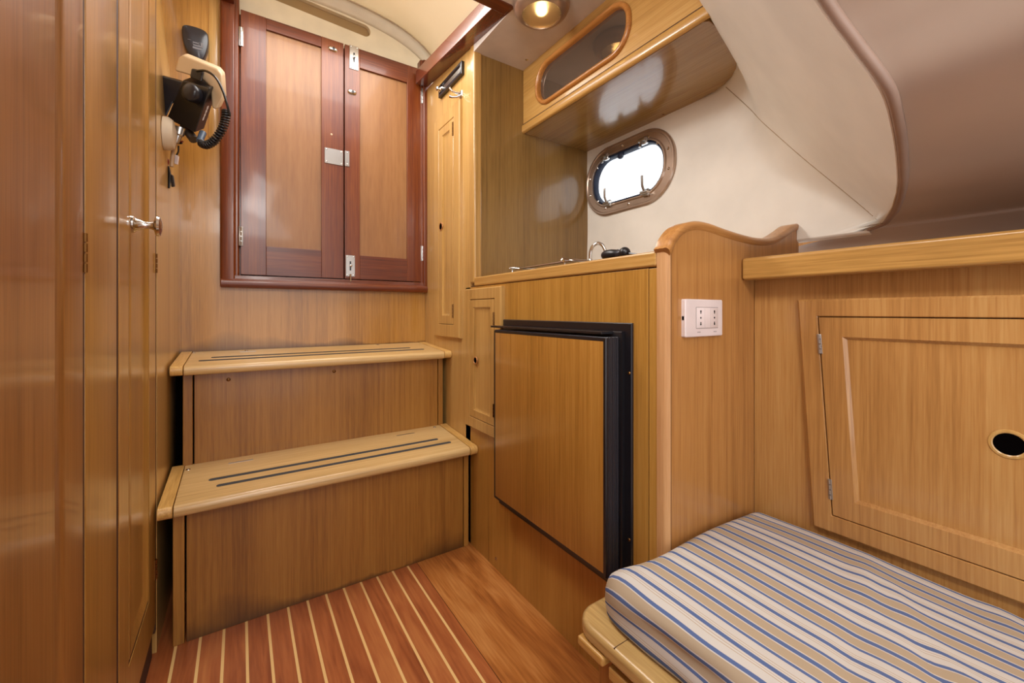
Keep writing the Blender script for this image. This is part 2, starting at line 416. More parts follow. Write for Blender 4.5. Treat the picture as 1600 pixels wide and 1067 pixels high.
# mahogany frame round the companionway
fx0 = P(344, 300, Y=YB).x; fx1 = P(668, 430, Y=YB).x + .012; fz0 = P(500, 452, Y=YB).z
ix0 = P(374, 300, Y=YB - .02).x; ix1 = P(657, 400, Y=YB - .02).x; iz0 = P(500, 434, Y=YB - .02).z
fr = thing('trim_2', 'dark mahogany frame around the companionway doors', 'frame', ((fx0 + fx1) / 2, YB, fz0), kind='structure')
def prof_bar(bm, pts2, a, b_, fn):   # pts2 across profile, swept a->b
    A = [bm.verts.new(fn(p, a)) for p in pts2]; C = [bm.verts.new(fn(p, b_)) for p in pts2]; k = len(pts2)
    for i in range(k): bm.faces.new((A[i], A[(i + 1) % k], C[(i + 1) % k], C[i]))
    bm.faces.new(A); bm.faces.new(list(reversed(C)))
fp = [(0, 0), (0, .018), (.003, .024), (.008, .027), (.7, .027), (.76, .024), (.8, .018), (.92, .018), (1, .012), (1, -.02), (.3, -.02)]
ztop = 2.18
bm = B(); wl = ix0 - fx0
prof_bar(bm, fp, fz0, ztop, lambda p, t: Vector((fx0 + (p[0] if p[0] < .1 else p[0] * wl), YB - p[1], t)))
obj('side_post', bm, mahZ, fr, bevel=.0015)
bm = B(); wr = fx1 - ix1; ztr = P(670, 97, Y=YB - .02).z
prof_bar(bm, fp, fz0, ztr, lambda p, t: Vector((fx1 - (p[0] if p[0] < .1 else p[0] * wr), YB - p[1], t)))
obj('side_post', bm, mahZ, fr, bevel=.0015)
bm = B(); hb = iz0 - fz0
prof_bar(bm, [(0, -.02), (0, .03), (.3, .036), (.55, .034), (.7, .024), (1, .022), (1, -.02)], fx0 + .002, fx1 - .002, lambda p, t: Vector((t, YB - p[1], fz0 - .003 + p[0] * hb)))
obj('sill', bm, mahX, fr, bevel=.002, seg=3)
# block at the head of the left post
boxo('corner_block', fx0 + .002, fx0 + wl * .75, YB - .05, YB - .02, P(360, 12, Y=YB).z, 2.16, mahX, fr, .004)

# the two door leaves
yd = YB - .012
def leaf(n, px0, px1, ztl, ztrr, pan, label, hx, hpx):
    x0 = P(px0, 250, Y=yd).x; x1 = P(px1, 250, Y=yd).x; z0 = iz0 + .001
    t = thing(n, label, 'door', ((x0 + x1) / 2, yd, z0), kind='structure')
    p0 = P(pan[0], 250, Y=yd).x; p1 = P(pan[1], 250, Y=yd).x
    pz0 = P((pan[0] + pan[1]) / 2, pan[3], Y=yd).z; pzt = P((pan[0] + pan[1]) / 2, pan[2], Y=yd).z
    M = MY(yd)
    def zt(x): return ztl + (ztrr - ztl) * (x - x0) / (x1 - x0)
    for a, b_ in ((x0, p0), (p1, x1)):
        bm = B(); prism(bm, [(a, z0), (b_, z0), (b_, zt(b_)), (a, zt(a))], M, -.018, .004); obj('stile', bm, mahZ, t, bevel=.0015)
    bm = B(); prism(bm, [(p0, pzt), (p1, pzt), (p1, zt(p1)), (p0, zt(p0))], M, -.018, .0035); obj('top_rail', bm, mahX, t, bevel=.0012)
    bm = B(); prism(bm, [(p0, z0), (p1, z0), (p1, pz0), (p0, pz0)], M, -.018, .0035); obj('bottom_rail', bm, mahX, t, bevel=.0012)
    boxo('panel', p0 - .004, p1 + .004, yd + .006, yd + .012, pz0 - .004, pzt + .004, plyM, t, 0)
    for hy in hx:
        q = P(hpx, hy, Y=yd - .006); hinge(t, MY(yd - .006), q.x, q.z, steel, .07, .014)
    return t
zl = P(380, 14, Y=yd).z; zm = P(540, 70, Y=yd).z; zr = P(661, 112, Y=yd).z
zl = zr = zm = (zl + zm + zr) / 3
boxo('door_gap_blocker', dx0 - .01, dx1 + .02, YB + .012, YB + .018, iz0 - .02, 1.985, mahX, fr, 0)  # added board behind both leaves, keeps sky from showing through
L1 = leaf('door_1', 376, 536.5, zl, zm, (416, 502, 60, 388), 'left mahogany companionway door leaf with a pale plywood panel and chrome hasp', (57, 369), 376.5)
L2 = leaf('door_2', 538.5, 660, zm, zr, (562, 636, 118, 402), 'right mahogany companionway door leaf, narrower, with two barrel bolts', (150, 396), 660)
M4 = MY(yd - .004)
def pl(parent, name, px0, px1, py0, py1, m=steel, r=.002, th=.003, w0=0.0):
    a = P(px0, (py0 + py1) / 2, Y=yd - .004); b_ = P(px1, (py0 + py1) / 2, Y=yd - .004)
    z0 = P((px0 + px1) / 2, py1, Y=yd - .004).z; z1 = P((px0 + px1) / 2, py0, Y=yd - .004).z
    bm = B(); rings(bm, M4, (a.x, b_.x, z0, z1), [(0, w0 - .001), (0, w0 + th * .6), (th * .3, w0 + th)], r=r, n=4)
    return obj(name, bm, m, parent), (a.x, b_.x, z0, z1)
def dotscrews(parent, rc, ins=.007, w=.003):
    for a in (rc[0] + ins, rc[1] - ins):
        for b_ in (rc[2] + ins, rc[3] - ins): screw(parent, M4, a, b_, chrome, .0035, w)
hp, rc = pl(L1, 'hasp', 507, 536, 233, 257); dotscrews(hp, rc)
hp2, rc2 = pl(L2, 'staple_plate', 538.5, 546, 236, 260); screw(hp2, M4, (rc2[0] + rc2[1]) / 2, rc2[2] + .008, chrome, .003, .003); screw(hp2, M4, (rc2[0] + rc2[1]) / 2, rc2[3] - .008, chrome, .003, .003)
bp1, rb = pl(L2, 'barrel_bolt', 546, 560, 72, 109); dotscrews(bp1, rb, .006)
obj('bolt_slot', rings(B(), M4, ((rb[0] + rb[1]) / 2 - .003, (rb[0] + rb[1]) / 2 + .003, rb[2] + .03, rb[3] - .03), [(0, .0028), (0, .0034)]), blackP, bp1)
obj('bolt_knob', lathe(B(), M4((rb[0] + rb[1]) / 2, (rb[2] + rb[3]) / 2, .003), (0, -1, 0), [(.003, 0), (.003, .006), (.005, .008), (.005, .012), (.002, .014)], 14), chrome, bp1)
bp2, rb = pl(L2, 'barrel_bolt', 540, 554.5, 399, 432); dotscrews(bp2, rb, .006)
obj('bolt_slot', rings(B(), M4, ((rb[0] + rb[1]) / 2 - .003, (rb[0] + rb[1]) / 2 + .003, rb[2] + .025, rb[3] - .025), [(0, .0028), (0, .0034)]), blackP, bp2)
obj('bolt_knob', lathe(B(), M4((rb[0] + rb[1]) / 2, (rb[2] + rb[3]) / 2, .003), (0, -1, 0), [(.003, 0), (.003, .006), (.005, .008), (.005, .012), (.002, .014)], 14), chrome, bp2)
obj('bolt_tip', tube(B(), [M4((rb[0] + rb[1]) / 2, rb[2] + .01, .005), M4((rb[0] + rb[1]) / 2, rb[2] - .022, .005)], .004, 10), chrome, bp2)
def catch(parent, px, py):
    q = P(px, py, Y=yd - .004); bm = B()
    rings(bm, M4, (q.x - .018, q.x + .018, q.z - .010, q.z + .010), [(0, -.001), (0, .002), (.003, .006), (.006, .008)], r=.0099, n=6)
    o = obj('finger_catch', bm, chrome, parent)
    obj('catch_slot', lathe(B(), M4(q.x + .002, q.z, .0075), (0, -1, 0), [(.0055, 0), (.0055, .0015), (.003, .002)], 14), blackP, o)
catch(L1, 520, 77); catch(L2, 550, 144)
q = P(518, 210, Y=yd - .004); obj('plug', lathe(B(), M4(q.x, q.z, 0), (0, -1, 0), [(.004, 0), (.004, .001), (.003, .0015)], 12), beigeP, L1)

# ceiling over galley with the hatch opening
bm = B()
hx0, hx1, hy0 = -.30, .712, 1.09
plate(bm, MZD(ZC), [(-.75, -1.6), (.46, -1.6), (.46, .3), (1.36, .62), (1.36, YP + .02), (hx1 + .01, YP + .02), (hx1 + .01, hy0), (hx0, hy0), (hx0, YB + .03), (-.75, YB + .03)], [], -.03, 0)
ce = tag(obj('ceiling', bm, ceilM), 'flat off-white deckhead panel over the galley', 'ceiling', kind='structure')
screw(ce, MZD(ZC), P(823, 93, Z=ZC).x, P(823, 93, Z=ZC).y, chrome, .006)
# hatch coaming: mahogany beams
co = thing('trim_3', 'dark mahogany coaming beams around the companionway hatch opening', 'trim', (.69, 1.4, 1.83), kind='structure')
zq = P(676, 121, X=.70).z
bm = B()
a = [(0, hy0, ZC - .004), (0, YP, ZC + .02), (0, YB + .01, ZC + .075)]
def beam(bm, xs, secs, h):
    L_ = []
    for (y, z) in secs:
        L_.append([bm.verts.new((xs[0], y, z)), bm.verts.new((xs[1], y, z)), bm.verts.new((xs[1], y, z + h)), bm.verts.new((xs[0], y, z + h))])
    for A, C in zip(L_, L_[1:]):
        for i in range(4): bm.faces.new((A[i], A[(i + 1) % 4], C[(i + 1) % 4], C[i]))
    bm.faces.new(L_[0]); bm.faces.new(list(reversed(L_[-1])))
beam(bm, (.668, .7245), [(hy0, ZC - .004), (YB - .03, ZC + .075)], .06)
obj('side_beam', bm, mahY, co, bevel=.003)
boxo('front_beam', hx0, .714, hy0 - .002, hy0 + .044, ZC - .004, ZC + .05, mahX, co, .003)
if 0: bm = B(); beam(bm, (hx0 - .01, hx0 + .035), [(hy0, ZC - .004), (YB - .03, ZC + .075)], .06); obj('side_beam', bm, mahY, co, bevel=.003)

# sliding hatch above
sh = thing('sliding_hatch', 'cream sliding hatch above the companionway doors', 'hatch', (.3, 1.5, 2.1))
def arch(x):
    t = abs(x - .29) / .50
    return 2.20 - .075 * t ** 2 - .075 * t ** 6
bm = B(); xs = [-.21 + i * (1.0 / 30) for i in range(31)]; LL = []
for y in (.98, 1.2, 1.45, 1.7, YB + .08):
    LL.append([bm.verts.new((x, y, arch(x))) for x in xs]); 
for A, C in zip(LL, LL[1:]):
    for i in range(30): bm.faces.new((A[i], A[i + 1], C[i + 1], C[i]))
o = obj('hatch_lid', bm, lidM, sh); so = o.modifiers.new('s', 'SOLIDIFY'); so.thickness = .012; so.offset = 1
# end board with finger slot
ye = YB + .05
bot = [(-.21, 1.9), (.79, 1.9)]; top = [(x, arch(x) - .001) for x in reversed(xs)]
s0 = P(440, -12, Y=ye); s1 = P(590, 46, Y=ye)
slot = []
ca = Vector((.462, 2.118)); cb = Vector((-.05, 2.146)); dd = (ca - cb).normalized(); nn = Vector((-dd.y, dd.x)); rr = .026
for k in range(13):
    t = -math.pi / 2 + math.pi * k / 12; slot.append(tuple(ca + dd * rr * math.cos(t) + nn * rr * math.sin(t)))
for k in range(13):
    t = math.pi / 2 + math.pi * k / 12; slot.append(tuple(cb + dd * rr * math.cos(t) + nn * rr * math.sin(t)))
bm = B(); plate(bm, MY(ye), bot + top, [slot], -.02, 0); obj('hatch_board', bm, creamG, sh)
boxo('slot_back', -.1, .7, ye + .021, ye + .025, 1.99, 2.17, tanG, sh, 0)
# arched lip over the board
bm = B(); lip = []
for x in xs:
    n_ = 5; lip.append([bm.verts.new((x, ye - .055 + .055 * k / n_, arch(x) - .012 - .028 * (k / n_) ** 2)) for k in range(n_ + 1)])
for A, C in zip(lip, lip[1:]):
    for i in range(5): bm.faces.new((A[i], A[i + 1], C[i + 1], C[i]))
o = obj('arched_lip', bm, creamC, sh); so = o.modifiers.new('s', 'SOLIDIFY'); so.thickness = .006; so.offset = 1
bm = B(); tube(bm, [(x, ye - .056, arch(x) - .013) for x in xs], .003, 6); obj('lip_seal', bm, cordM, sh)

# ------------------------------------------------ hull side lining
def smin(a, b_, k):
    h = max(0, min(1, .5 + .5 * (b_ - a) / k)); return b_ * (1 - h) + a * h - k * h * (1 - h)
def ss(t):
    t = max(0, min(1, t)); return t * t * (3 - 2 * t)
def xr(Y, z): return 1.29 + (Y - .346 - (z - 1.08) / 1.34) / .42 + .13 * ss((Y - .575) / .07) * ss((z - 1.30) / .25)
RIM = [(1.07, .372), (1.078, .335), (1.088, .285), (1.105, .245), (1.135, .218), (1.16, .205), (1.189, .200), (1.245, .221), (1.29, .238), (1.37, .262), (1.45, .29), (1.6, .34), (1.83, .42)]
RIM = [(p.x, p.y) for p in crom([(a, b_, 0) for a, b_ in RIM], 6)]
def rim(z):
    if z <= RIM[0][0]: return RIM[0][1]
    for (a, ya), (b_, yb) in zip(RIM, RIM[1:]):
        if z <= b_: return ya + (yb - ya) * (z - a) / (b_ - a)
    return RIM[-1][1]
def surf(Y, z):
    x = smin(XH, xr(Y, z), .08 + .20 * ss((z - 1.10) / .2))
    nz = noise.noise(Vector((Y * 5, z * 5, 3.1)))
    return x + .004 * nz
pcy, pcz, pw, ph = (P(918, 270, X=XH).y + P(1057, 270, X=XH).y) / 2, 1.415, .225, .142
def oval(hw, hh, n=10):
    return rrect(-hw, hw, -hh, hh, hh * .93, 0, n)
def inoval(u, v, hw, hh):
    r = hh * .93; du = max(abs(u) - (hw - r), 0); dv = max(abs(v) - (hh - r), 0); return math.hypot(du, dv) < r
bm = B(); rows = []
zs = [1.07 + .01 * k for k in range(20)] + [1.27 + .02 * k for k in range(29)]
NC = 110
for z in zs:
    y0 = rim(z); row = []
    for k in range(5):                     # rolled edge
        a = math.pi / 2 * (1 - k / 5)
        x0 = surf(y0 + .012, z)
        # outward (behind) direction of the pad: away from the room
        nrm = Vector((.42, -1, .746)).normalized() if xr(y0 + .012, z) < XH - .03 else Vector((1, -.3, .2)).normalized()
        bp_ = Vector((x0, y0 + .012, z)); tang = Vector((0, -1, 0))
        row.append(bp_ + nrm * (.007 * (1 - math.cos(a))) + tang * (.005 - .005 * math.cos(a)))
    for k in range(NC + 1):
        Y = y0 + .012 + (YP + .01 - y0 - .012) * (k / NC) ** 1.25
        row.append(Vector((surf(Y, z), Y, z)))
    rows.append([bm.verts.new(p) for p in row])
for A, C in zip(rows, rows[1:]):
    for i in range(len(A) - 1):
        c = (A[i].co + C[i + 1].co) / 2
        if inoval(c.y - pcy, c.z - pcz, pw * .9, ph * .86): continue
        bm.faces.new((A[i], A[i + 1], C[i + 1], C[i]))
# lower part behind the worktop
low = []
for z in (.93, 1.0, 1.07):
    low.append([bm.verts.new((surf(Y, z), Y, z)) for Y in [YS + .01 + (YP - YS) * k / 20 for k in range(21)]])
for A, C in zip(low, low[1:]):
    for i in range(20): bm.faces.new((A[i], A[i + 1], C[i + 1], C[i]))
# lower rolled edge of the pad, forward of the galley board
bot = []
ys_ = [rim(1.07) + (YS + .03 - rim(1.07)) * k / 12 for k in range(13)]
for k in range(4):
    bot.append([bm.verts.new((surf(Y, 1.07) + .02 * (k / 3) ** 2, Y, 1.07 - .008 * math.sin(k / 3 * math.pi / 2))) for Y in ys_])
for A, C in zip(bot, bot[1:]):
    for i in range(12): bm.faces.new((A[i], A[i + 1], C[i + 1], C[i]))
hw = obj('wall_right', bm, creamL, smooth=60)
tag(hw, 'cream padded vinyl hull lining curving around the galley porthole', 'wall', kind='structure')
bm = B(); tube(bm, [(surf(rim(1.07 + .7 * k / 90) + .009, 1.07 + .7 * k / 90) + .004, rim(1.07 + .7 * k / 90) + .002, 1.07 + .7 * k / 90 + .004) for k in range(91)], .0075, 8)
tag(obj('trim_5', bm, flat('rim_shade', '#9C8374', .5), smooth=60), 'mauve-brown tube added along the rounded lining edge to darken it like shade', 'rim_shade', kind='structure')  # added tube, its darker colour stands in for shade on the edge
# seam stitched across the lining
bm = B(); sp0 = P(1138, 138, X=XH); sp1 = P(1384, 352, X=XH); pts = []
for k in range(25):
    t = k / 24; Y = sp0.y + (sp1.y - sp0.y) * t; z = sp0.z + (sp1.z - sp0.z) * t; pts.append((surf(Y, z) - .0004, Y, z))
tube(bm, pts, .0012, 6); tag(obj('trim_4', bm, cordM), 'thin diagonal stitched seam across the cream lining', 'seam', kind='structure')
# strip of hull behind the shelf and the low side deck lining
prf = [(1.37, .93, .62), (1.355, 1.0, .62), (1.335, 1.045, .60)]
for z, y_ in RIM:
    x_ = surf(y_ + .012, z); nx, nz = (.55, .83) if z > 1.10 else (.9, .4)
    prf.append((x_ + .006 * nx, z + .006 * nz, y_ + .010))
pc = crom(prf[:4], 5)[:-1] + [Vector(p) for p in prf[3:]]; bm = B(); cols = []
yy = [k / 26 for k in range(27)]
for p in pc:
    cc_ = []
    for k in yy:
        y = -1.6 + (1.6 + p.z) * k
        cc_.append(bm.verts.new((p.x + .006 * (1 - k) * noise.noise(Vector((p.x * 4, y * 4, 9))), y, p.y + .010 * (1 - k) * noise.noise(Vector((p.x * 4, y * 4, 1))))))
    cols.append(cc_)
for A, C in zip(cols, cols[1:]):
    for i in range(26): bm.faces.new((A[i], A[i + 1], C[i + 1], C[i]))
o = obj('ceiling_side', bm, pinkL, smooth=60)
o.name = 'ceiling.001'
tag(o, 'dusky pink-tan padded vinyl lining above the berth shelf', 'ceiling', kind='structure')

tag(boxo('sky_blocker', 1.40, 1.42, -1.6, .70, .90, 1.30, hullW, bevel=0), 'brown board behind the berth shelf, added to block the sky', 'wall', kind='structure')  # added board, blocks sky leaking in below the lining
# ------------------------------------------------ porthole
Mw = lambda u, v, w: Vector((XH - .002 - w, pcy + u, pcz + v))
wn = thing('window_1', 'oval metal framed porthole in the galley hull side', 'window', (XH, pcy, pcz - ph), kind='structure')
def ovring(bm, prof, n=10):
    LO = []
    for hw_, hh_, w_ in prof: LO.append([bm.verts.new(Mw(a, b_, w_)) for a, b_ in oval(hw_, hh_, n)])
    for A, C in zip(LO, LO[1:]):
        k = len(A)
        for i in range(k): bm.faces.new((A[i], A[(i + 1) % k], C[(i + 1) % k], C[i]))
    return LO
bm = B(); ovring(bm, [(pw, ph, -.01), (pw, ph, .006), (pw - .004, ph - .004, .010), (pw - .010, ph - .010, .010), (pw - .013, ph - .013, .007), (pw - .034, ph - .032, .007), (pw - .038, ph - .036, .012), (pw - .043, ph - .041, .012), (pw - .045, ph - .043, -.03)], 12)
ringo = obj('outer_ring', bm, bronze, wn)
bm = B(); ovring(bm, [(pw - .044, ph - .042, -.02), (pw - .044, ph - .042, .004), (pw - .050, ph - .048, .006), (pw - .054, ph - .052, -.002), (pw - .054, ph - .052, -.02)], 12)
obj('gasket', bm, gasket, wn)
bm = B(); LO = ovring(bm, [(pw - .05, ph - .048, -.012), (pw - .05, ph - .048, -.016)], 12); bm.faces.new(LO[0]); bm.faces.new(LO[1]); obj('pane', bm, clearG, wn)
for k in range(14):
    a = 2 * math.pi * k / 14 + .2; hw_, hh_ = pw - .023, ph - .022
    u = hw_ * math.copysign(min(1, abs(math.cos(a)) ** .7), math.cos(a)); v = hh_ * math.copysign(min(1, abs(math.sin(a)) ** .8), math.sin(a))
    if abs(u) > hw_ - .06 and abs(v) > hh_ * .55: u *= .9; v *= .88
    c = Mw(u, v, .007); obj('ring_screw', lathe(B(), c, (-1, 0, 0), [(.0055, -.001), (.0055, .001), (.003, .002), (.0018, .0008)], 12), chrome, ringo)
for (u, v, s) in ((-.105, -.098, 1), (.085, -.098, 1), (-.095, .10, -1), (.10, .10, -1)):
    bm = B()
    rings(bm, Mw, (u - .016, u + .016, v - .014, v + .014), [(0, .006), (0, .016), (.004, .020)], r=.006, n=3)
    tube(bm, [Mw(u - .016, v, .024), Mw(u + .016, v, .024)], .007, 10)
    d = obj('dog_clamp', bm, steel, wn)
    bm = B(); tube(bm, [Mw(u, v, .022), Mw(u, v + s * .022, .034), Mw(u, v + s * (.06 if s > 0 else .03), .036)], [.005, .0055, .005], 10)
    obj('clamp_lever', bm, steel, d)
obj('latch_knob', lathe(B(), Mw(.03, ph - .056, -.005), (-1, 0, 0), [(.012, 0), (.014, .004), (.014, .010), (.008, .013)], 18), gasket, wn)

# ================================================================== TALL LOCKER (left)
def yv(px, X=XL): return P(px, 500, X=X).y
lk = thing('tall_locker', 'tall varnished locker with two narrow doors left of the stairs', 'locker', (XL - .2, .9, 0))
boxo('carcass', XL - .40, XL - .02, -.55, 1.40, .0, 1.825, lockM, lk, .002)
def strip(name, ya, yb, xf, m, z0=.0, z1=1.822, r=.006, parent=lk):
    bm = B(); pts = [(ya, XL - .02)]
    n = 5
    for k in range(n + 1):
        a = math.pi / 2 * k / n; pts.append((ya + r - r * math.cos(a), xf - r + r * math.sin(a)))
    for k in range(n + 1):
        a = math.pi / 2 * k / n; pts.append((yb - r + r * math.sin(a), xf - r + r * math.cos(a)))
    pts.append((yb, XL - .02))
    prism(bm, pts, lambda u, v, w: Vector((v, u, w)), z0, z1); return obj(name, bm, m, parent, smooth=50)
strip('side_panel', -.5, yv(84, XL + .008), XL + .012, lockD, r=.014)
strip('near_post', yv(89), yv(127), XL + .004, lockD, r=.012)
dn = strip('door', yv(132.5), yv(181), XL + .001, lockM, z0=.06, r=.0015)
q = P(131, 395, X=XL + .002); hinge(dn, MXP(XL + .001), q.y, q.z, brassD, .055, .010)
# far door with a recessed panel
y0, y1 = yv(186), yv(243)
pa, pb = yv(201), yv(233)
fd = obj('door', rings(B(), MXP(XL), (y0, y1, .085, 1.80), [(0, -.02), (0, -.001), (.001, 0), (.02, 0)], last=False), lockM, lk)
bm = B()
plate(bm, MXP(XL), [(y0 + .02, .105), (y1 - .02, .105), (y1 - .02, 1.78), (y0 + .02, 1.78)], [[(pa, .19), (pb, .19), (pb, 1.72), (pa, 1.72)]], -.018, 0)
obj('door_frame', bm, lockM, fd)
obj('panel_groove_shade', rings(B(), MXP(XL), (pa, pb, .19, 1.72), [(0, -.0012), (.009, -.0012)], last=False), seamM, fd)
bm = B(); rings(bm, MXP(XL), (pa, pb, .19, 1.72), [(.008, -.010), (.008, -.002), (.009, -.0005), (.016, .001), (.03, -.005), (.05, -.005)]); obj('door_panel', bm, lockM, fd)
for py in (412, 886):
    q = P(243.5, py, X=XL); hinge(fd, MXP(XL), y1 - .006, q.z, brassD, .05, .010)
boxo('gap', XL - .021, XL - .0075, -.45, 1.372, .0, 1.82, seamM, lk, 0)
boxo('plinth', XL - .02, XL - .012, yv(186), yv(243), 0, .08, lockD, lk, 0)
obj('groove_shade', box(B(), XL - .02, XL - .0008, yv(181) + .0005, yv(186) - .0005, .06, 1.80), seamM, lk)  # near-flush dark strips, joint shade put in as colour
obj('groove_shade', box(B(), XL - .02, XL - .0004, yv(127) + .0005, yv(132.5) - .0005, .06, 1.82), seamM, lk)
obj('groove_shade', box(B(), XL - .02, XL - .001, yv(243) + .0005, 1.3845, .06, 1.80), seamM, lk)
obj('groove_shade', box(B(), XL - .02, XL - .004, yv(84) + .0005, yv(89) - .0005, .0, 1.82), seamM, lk)
kq = P(206, 350, X=XL)
kn = obj('knob', lathe(B(), kq, (1, 0, 0), [(.017, -.001), (.017, .004), (.012, .008), (.010, .013), (.0075, .018), (.007, .028), (.009, .033), (.019, .036), (.021, .039), (.019, .043), (.008, .046)], 28), chrome, lk)

# ================================================================== STEPS
st = thing('companionway_steps', 'two-step varnished wooden companionway stairs with anti-slip strips', 'stairs', (.27, 1.6, 0))
def tread(yf, yb, zf, zb, xl, xr_, th, strips, scr):
    dirv = Vector((0, yb - yf, zb - zf)); ln = dirv.length; dirv.normalize(); nv = Vector((0, -dirv.z, dirv.y))
    O = Vector((0, yf, zf))
    def M(u, v, w): return O + Vector((u, 0, 0)) + dirv * v + nv * w
    def nose(bm, a, b_, ext=0):
        pts = [(ln, 0), (ln, -th)]
        for k in range(9):
            t = -math.pi / 2 - math.pi * k / 8
            pts.append((th * .42 - ext + th * .42 * math.cos(t), -th / 2 + th / 2 * math.sin(t)))
        A = [bm.verts.new(M(a, p, q_)) for p, q_ in pts]; C = [bm.verts.new(M(b_, p, q_)) for p, q_ in pts]; k = len(pts)
        for i in range(k): bm.faces.new((A[i], A[(i + 1) % k], C[(i + 1) % k], C[i]))
        bm.faces.new(A); bm.faces.new(list(reversed(C)))
    bm = B(); nose(bm, xl + .032, xr_ - .030); T = obj('tread', bm, treadX, st, bevel=.0015, smooth=50)
    for a, b_ in ((xl, xl + .0305), (xr_ - .0285, xr_)):
        bm = B()
        def M(u, v, w, M0=M): return O + Vector((u, 0, 0)) + dirv * v + nv * (w + .002)
        nose(bm, a, b_, .004); obj('end_piece', bm, treadY, st, bevel=.002, smooth=50)
    def M(u, v, w): return O + Vector((u, 0, 0)) + dirv * v + nv * w
    for (a, b_, v0) in strips:
        bm = B(); rings(bm, M, (a, b_, v0, v0 + .014), [(0, 0), (0, .0010), (.0008, .0015)], r=.0068, n=5); obj('antislip_strip', bm, tapeM, T)
    for (u, v) in scr: screw(T, M, u, v, chrome, .006)
    return M, T
x2 = [P(p, 740, Z=.385).x for p in (0,)]
Mt, T1 = tread(1.333, 1.614, .380, .400, XL + .006, XG - .001, .032,
      [(-.075, .625, .125), (-.055, .655, .075)], [(-.13, .24), (.665, .26)])
obj('hinge_leaf', rings(B(), Mt, (-.03, .035, .232, .238), [(0, 0), (0, .001)]), steel, T1); obj('hinge_leaf', rings(B(), Mt, (.5, .57, .232, .238), [(0, 0), (0, .001)]), steel, T1)
Mt, T2 = tread(1.557, 1.848, .708, .728, XL + .006, XG - .001, .030,
      [(-.08, .60, .135), (-.11, .64, .08)], [(-.135, .26), (.02, .262), (.50, .27)])
obj('hinge_leaf', rings(B(), Mt, (-.0, .05, .238, .243), [(0, 0), (0, .001)]), steel, T2)
boxo('riser', -.118, .690, 1.385, 1.405, .0, .352, riserS, st, .001)
boxo('riser_edge', .693, .712, 1.382, 1.405, .0, .352, riserM, st, .002)
boxo('riser_edge', XL + .032, -.122, 1.382, 1.405, .0, .352, riserM, st, .002)
boxo('riser', -.118, .685, 1.610, 1.628, .37, .682, riserM, st, .001)
boxo('riser_edge', .688, .708, 1.607, 1.628, .37, .682, riserM, st, .002)
boxo('riser_edge', XL + .032, -.122, 1.607, 1.628, .37, .682, riserM, st, .002)
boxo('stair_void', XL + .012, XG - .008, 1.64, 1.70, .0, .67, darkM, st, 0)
for px, py in ((357, 593), (522, 580)):
    q = P(px, py, Y=1.610); screw(st, MY(1.610), q.x, min(q.z, .668), brassD, .006)

# ================================================================== TALL CUPBOARD beside the stairs
MG = MX(XG)
tc = thing('tall_cupboard', 'slim pale wood cupboard with a long narrow door right of the mahogany doors', 'cupboard', (XG + .1, 1.6, .0))
boxo('face_panel', XG, XG + .02, YP + .031, YB - .001, .0, 1.90, oakEdge, tc, .001)
def framed_door(parent, Mf, rect, fw, fh=.014, mfr=oakEdge, mdo=oakEdge, panel=.03, gap=.002):
    y0, y1, z0, z1 = rect
    f = obj('door_frame', rings(B(), Mf, rect, [(0, 0), (0, fh * .7), (.004, fh), (fw - .002, fh), (fw, fh - .002), (fw, 0)], last=False), mfr, parent)
    obj('gap', rings(B(), Mf, (y0 + fw - .001, y1 - fw + .001, z0 + fw - .001, z1 - fw + .001), [(0, .0005), (0, .001)]), seamM, f)
    r2 = (y0 + fw + gap, y1 - fw - gap, z0 + fw + gap, z1 - fw - gap)
    d = obj('door', rings(B(), Mf, r2, [(0, .001), (0, fh - .001), (.001, fh), (panel, fh), (panel + .006, fh - .005), (panel + .010, fh - .006), (panel + .02, fh - .006)]), mdo, parent)
    return f, d
ta = P(718, 154, X=XG - .012); tb = P(678.5, 191, X=XG - .012); tb2 = P(678, 524, X=XG - .012)
R = (ta.y, tb.y, tb2.z, ta.z)
f_, d_ = framed_door(tc, MG, R, .052, panel=.034)
finger_hole(d_, MG, P(689, 354, X=XG - .014).y, P(689, 354, X=XG - .014).z, copper, darkM, .018, .0135)
for py in (201, 486):
    hinge(d_, MG, R[0] + .056, P(708, py, X=XG - .014).z, brassD, .055, .009, .013)
# corner stile between cupboard and galley recess
bm = B(); strip_pts = [(YP + .03, XG + .02), (YP + .03, XG)]
for k in range(6):
    a = math.pi / 2 * k / 5; strip_pts.append((YP - .004 + .008 - .008 * math.sin(a), XG - .006 + .010 - .010 * math.cos(a)))
strip_pts += [(YP - .004, XG + .012), (YP - .004, XG + .02)]
bm = B(); box(bm, XG - .004, XG + .03, YP - .004, YP + .03, .975, 1.87); obj('corner_stile', bm, oakEdge, tc, bevel=.008, seg=4)
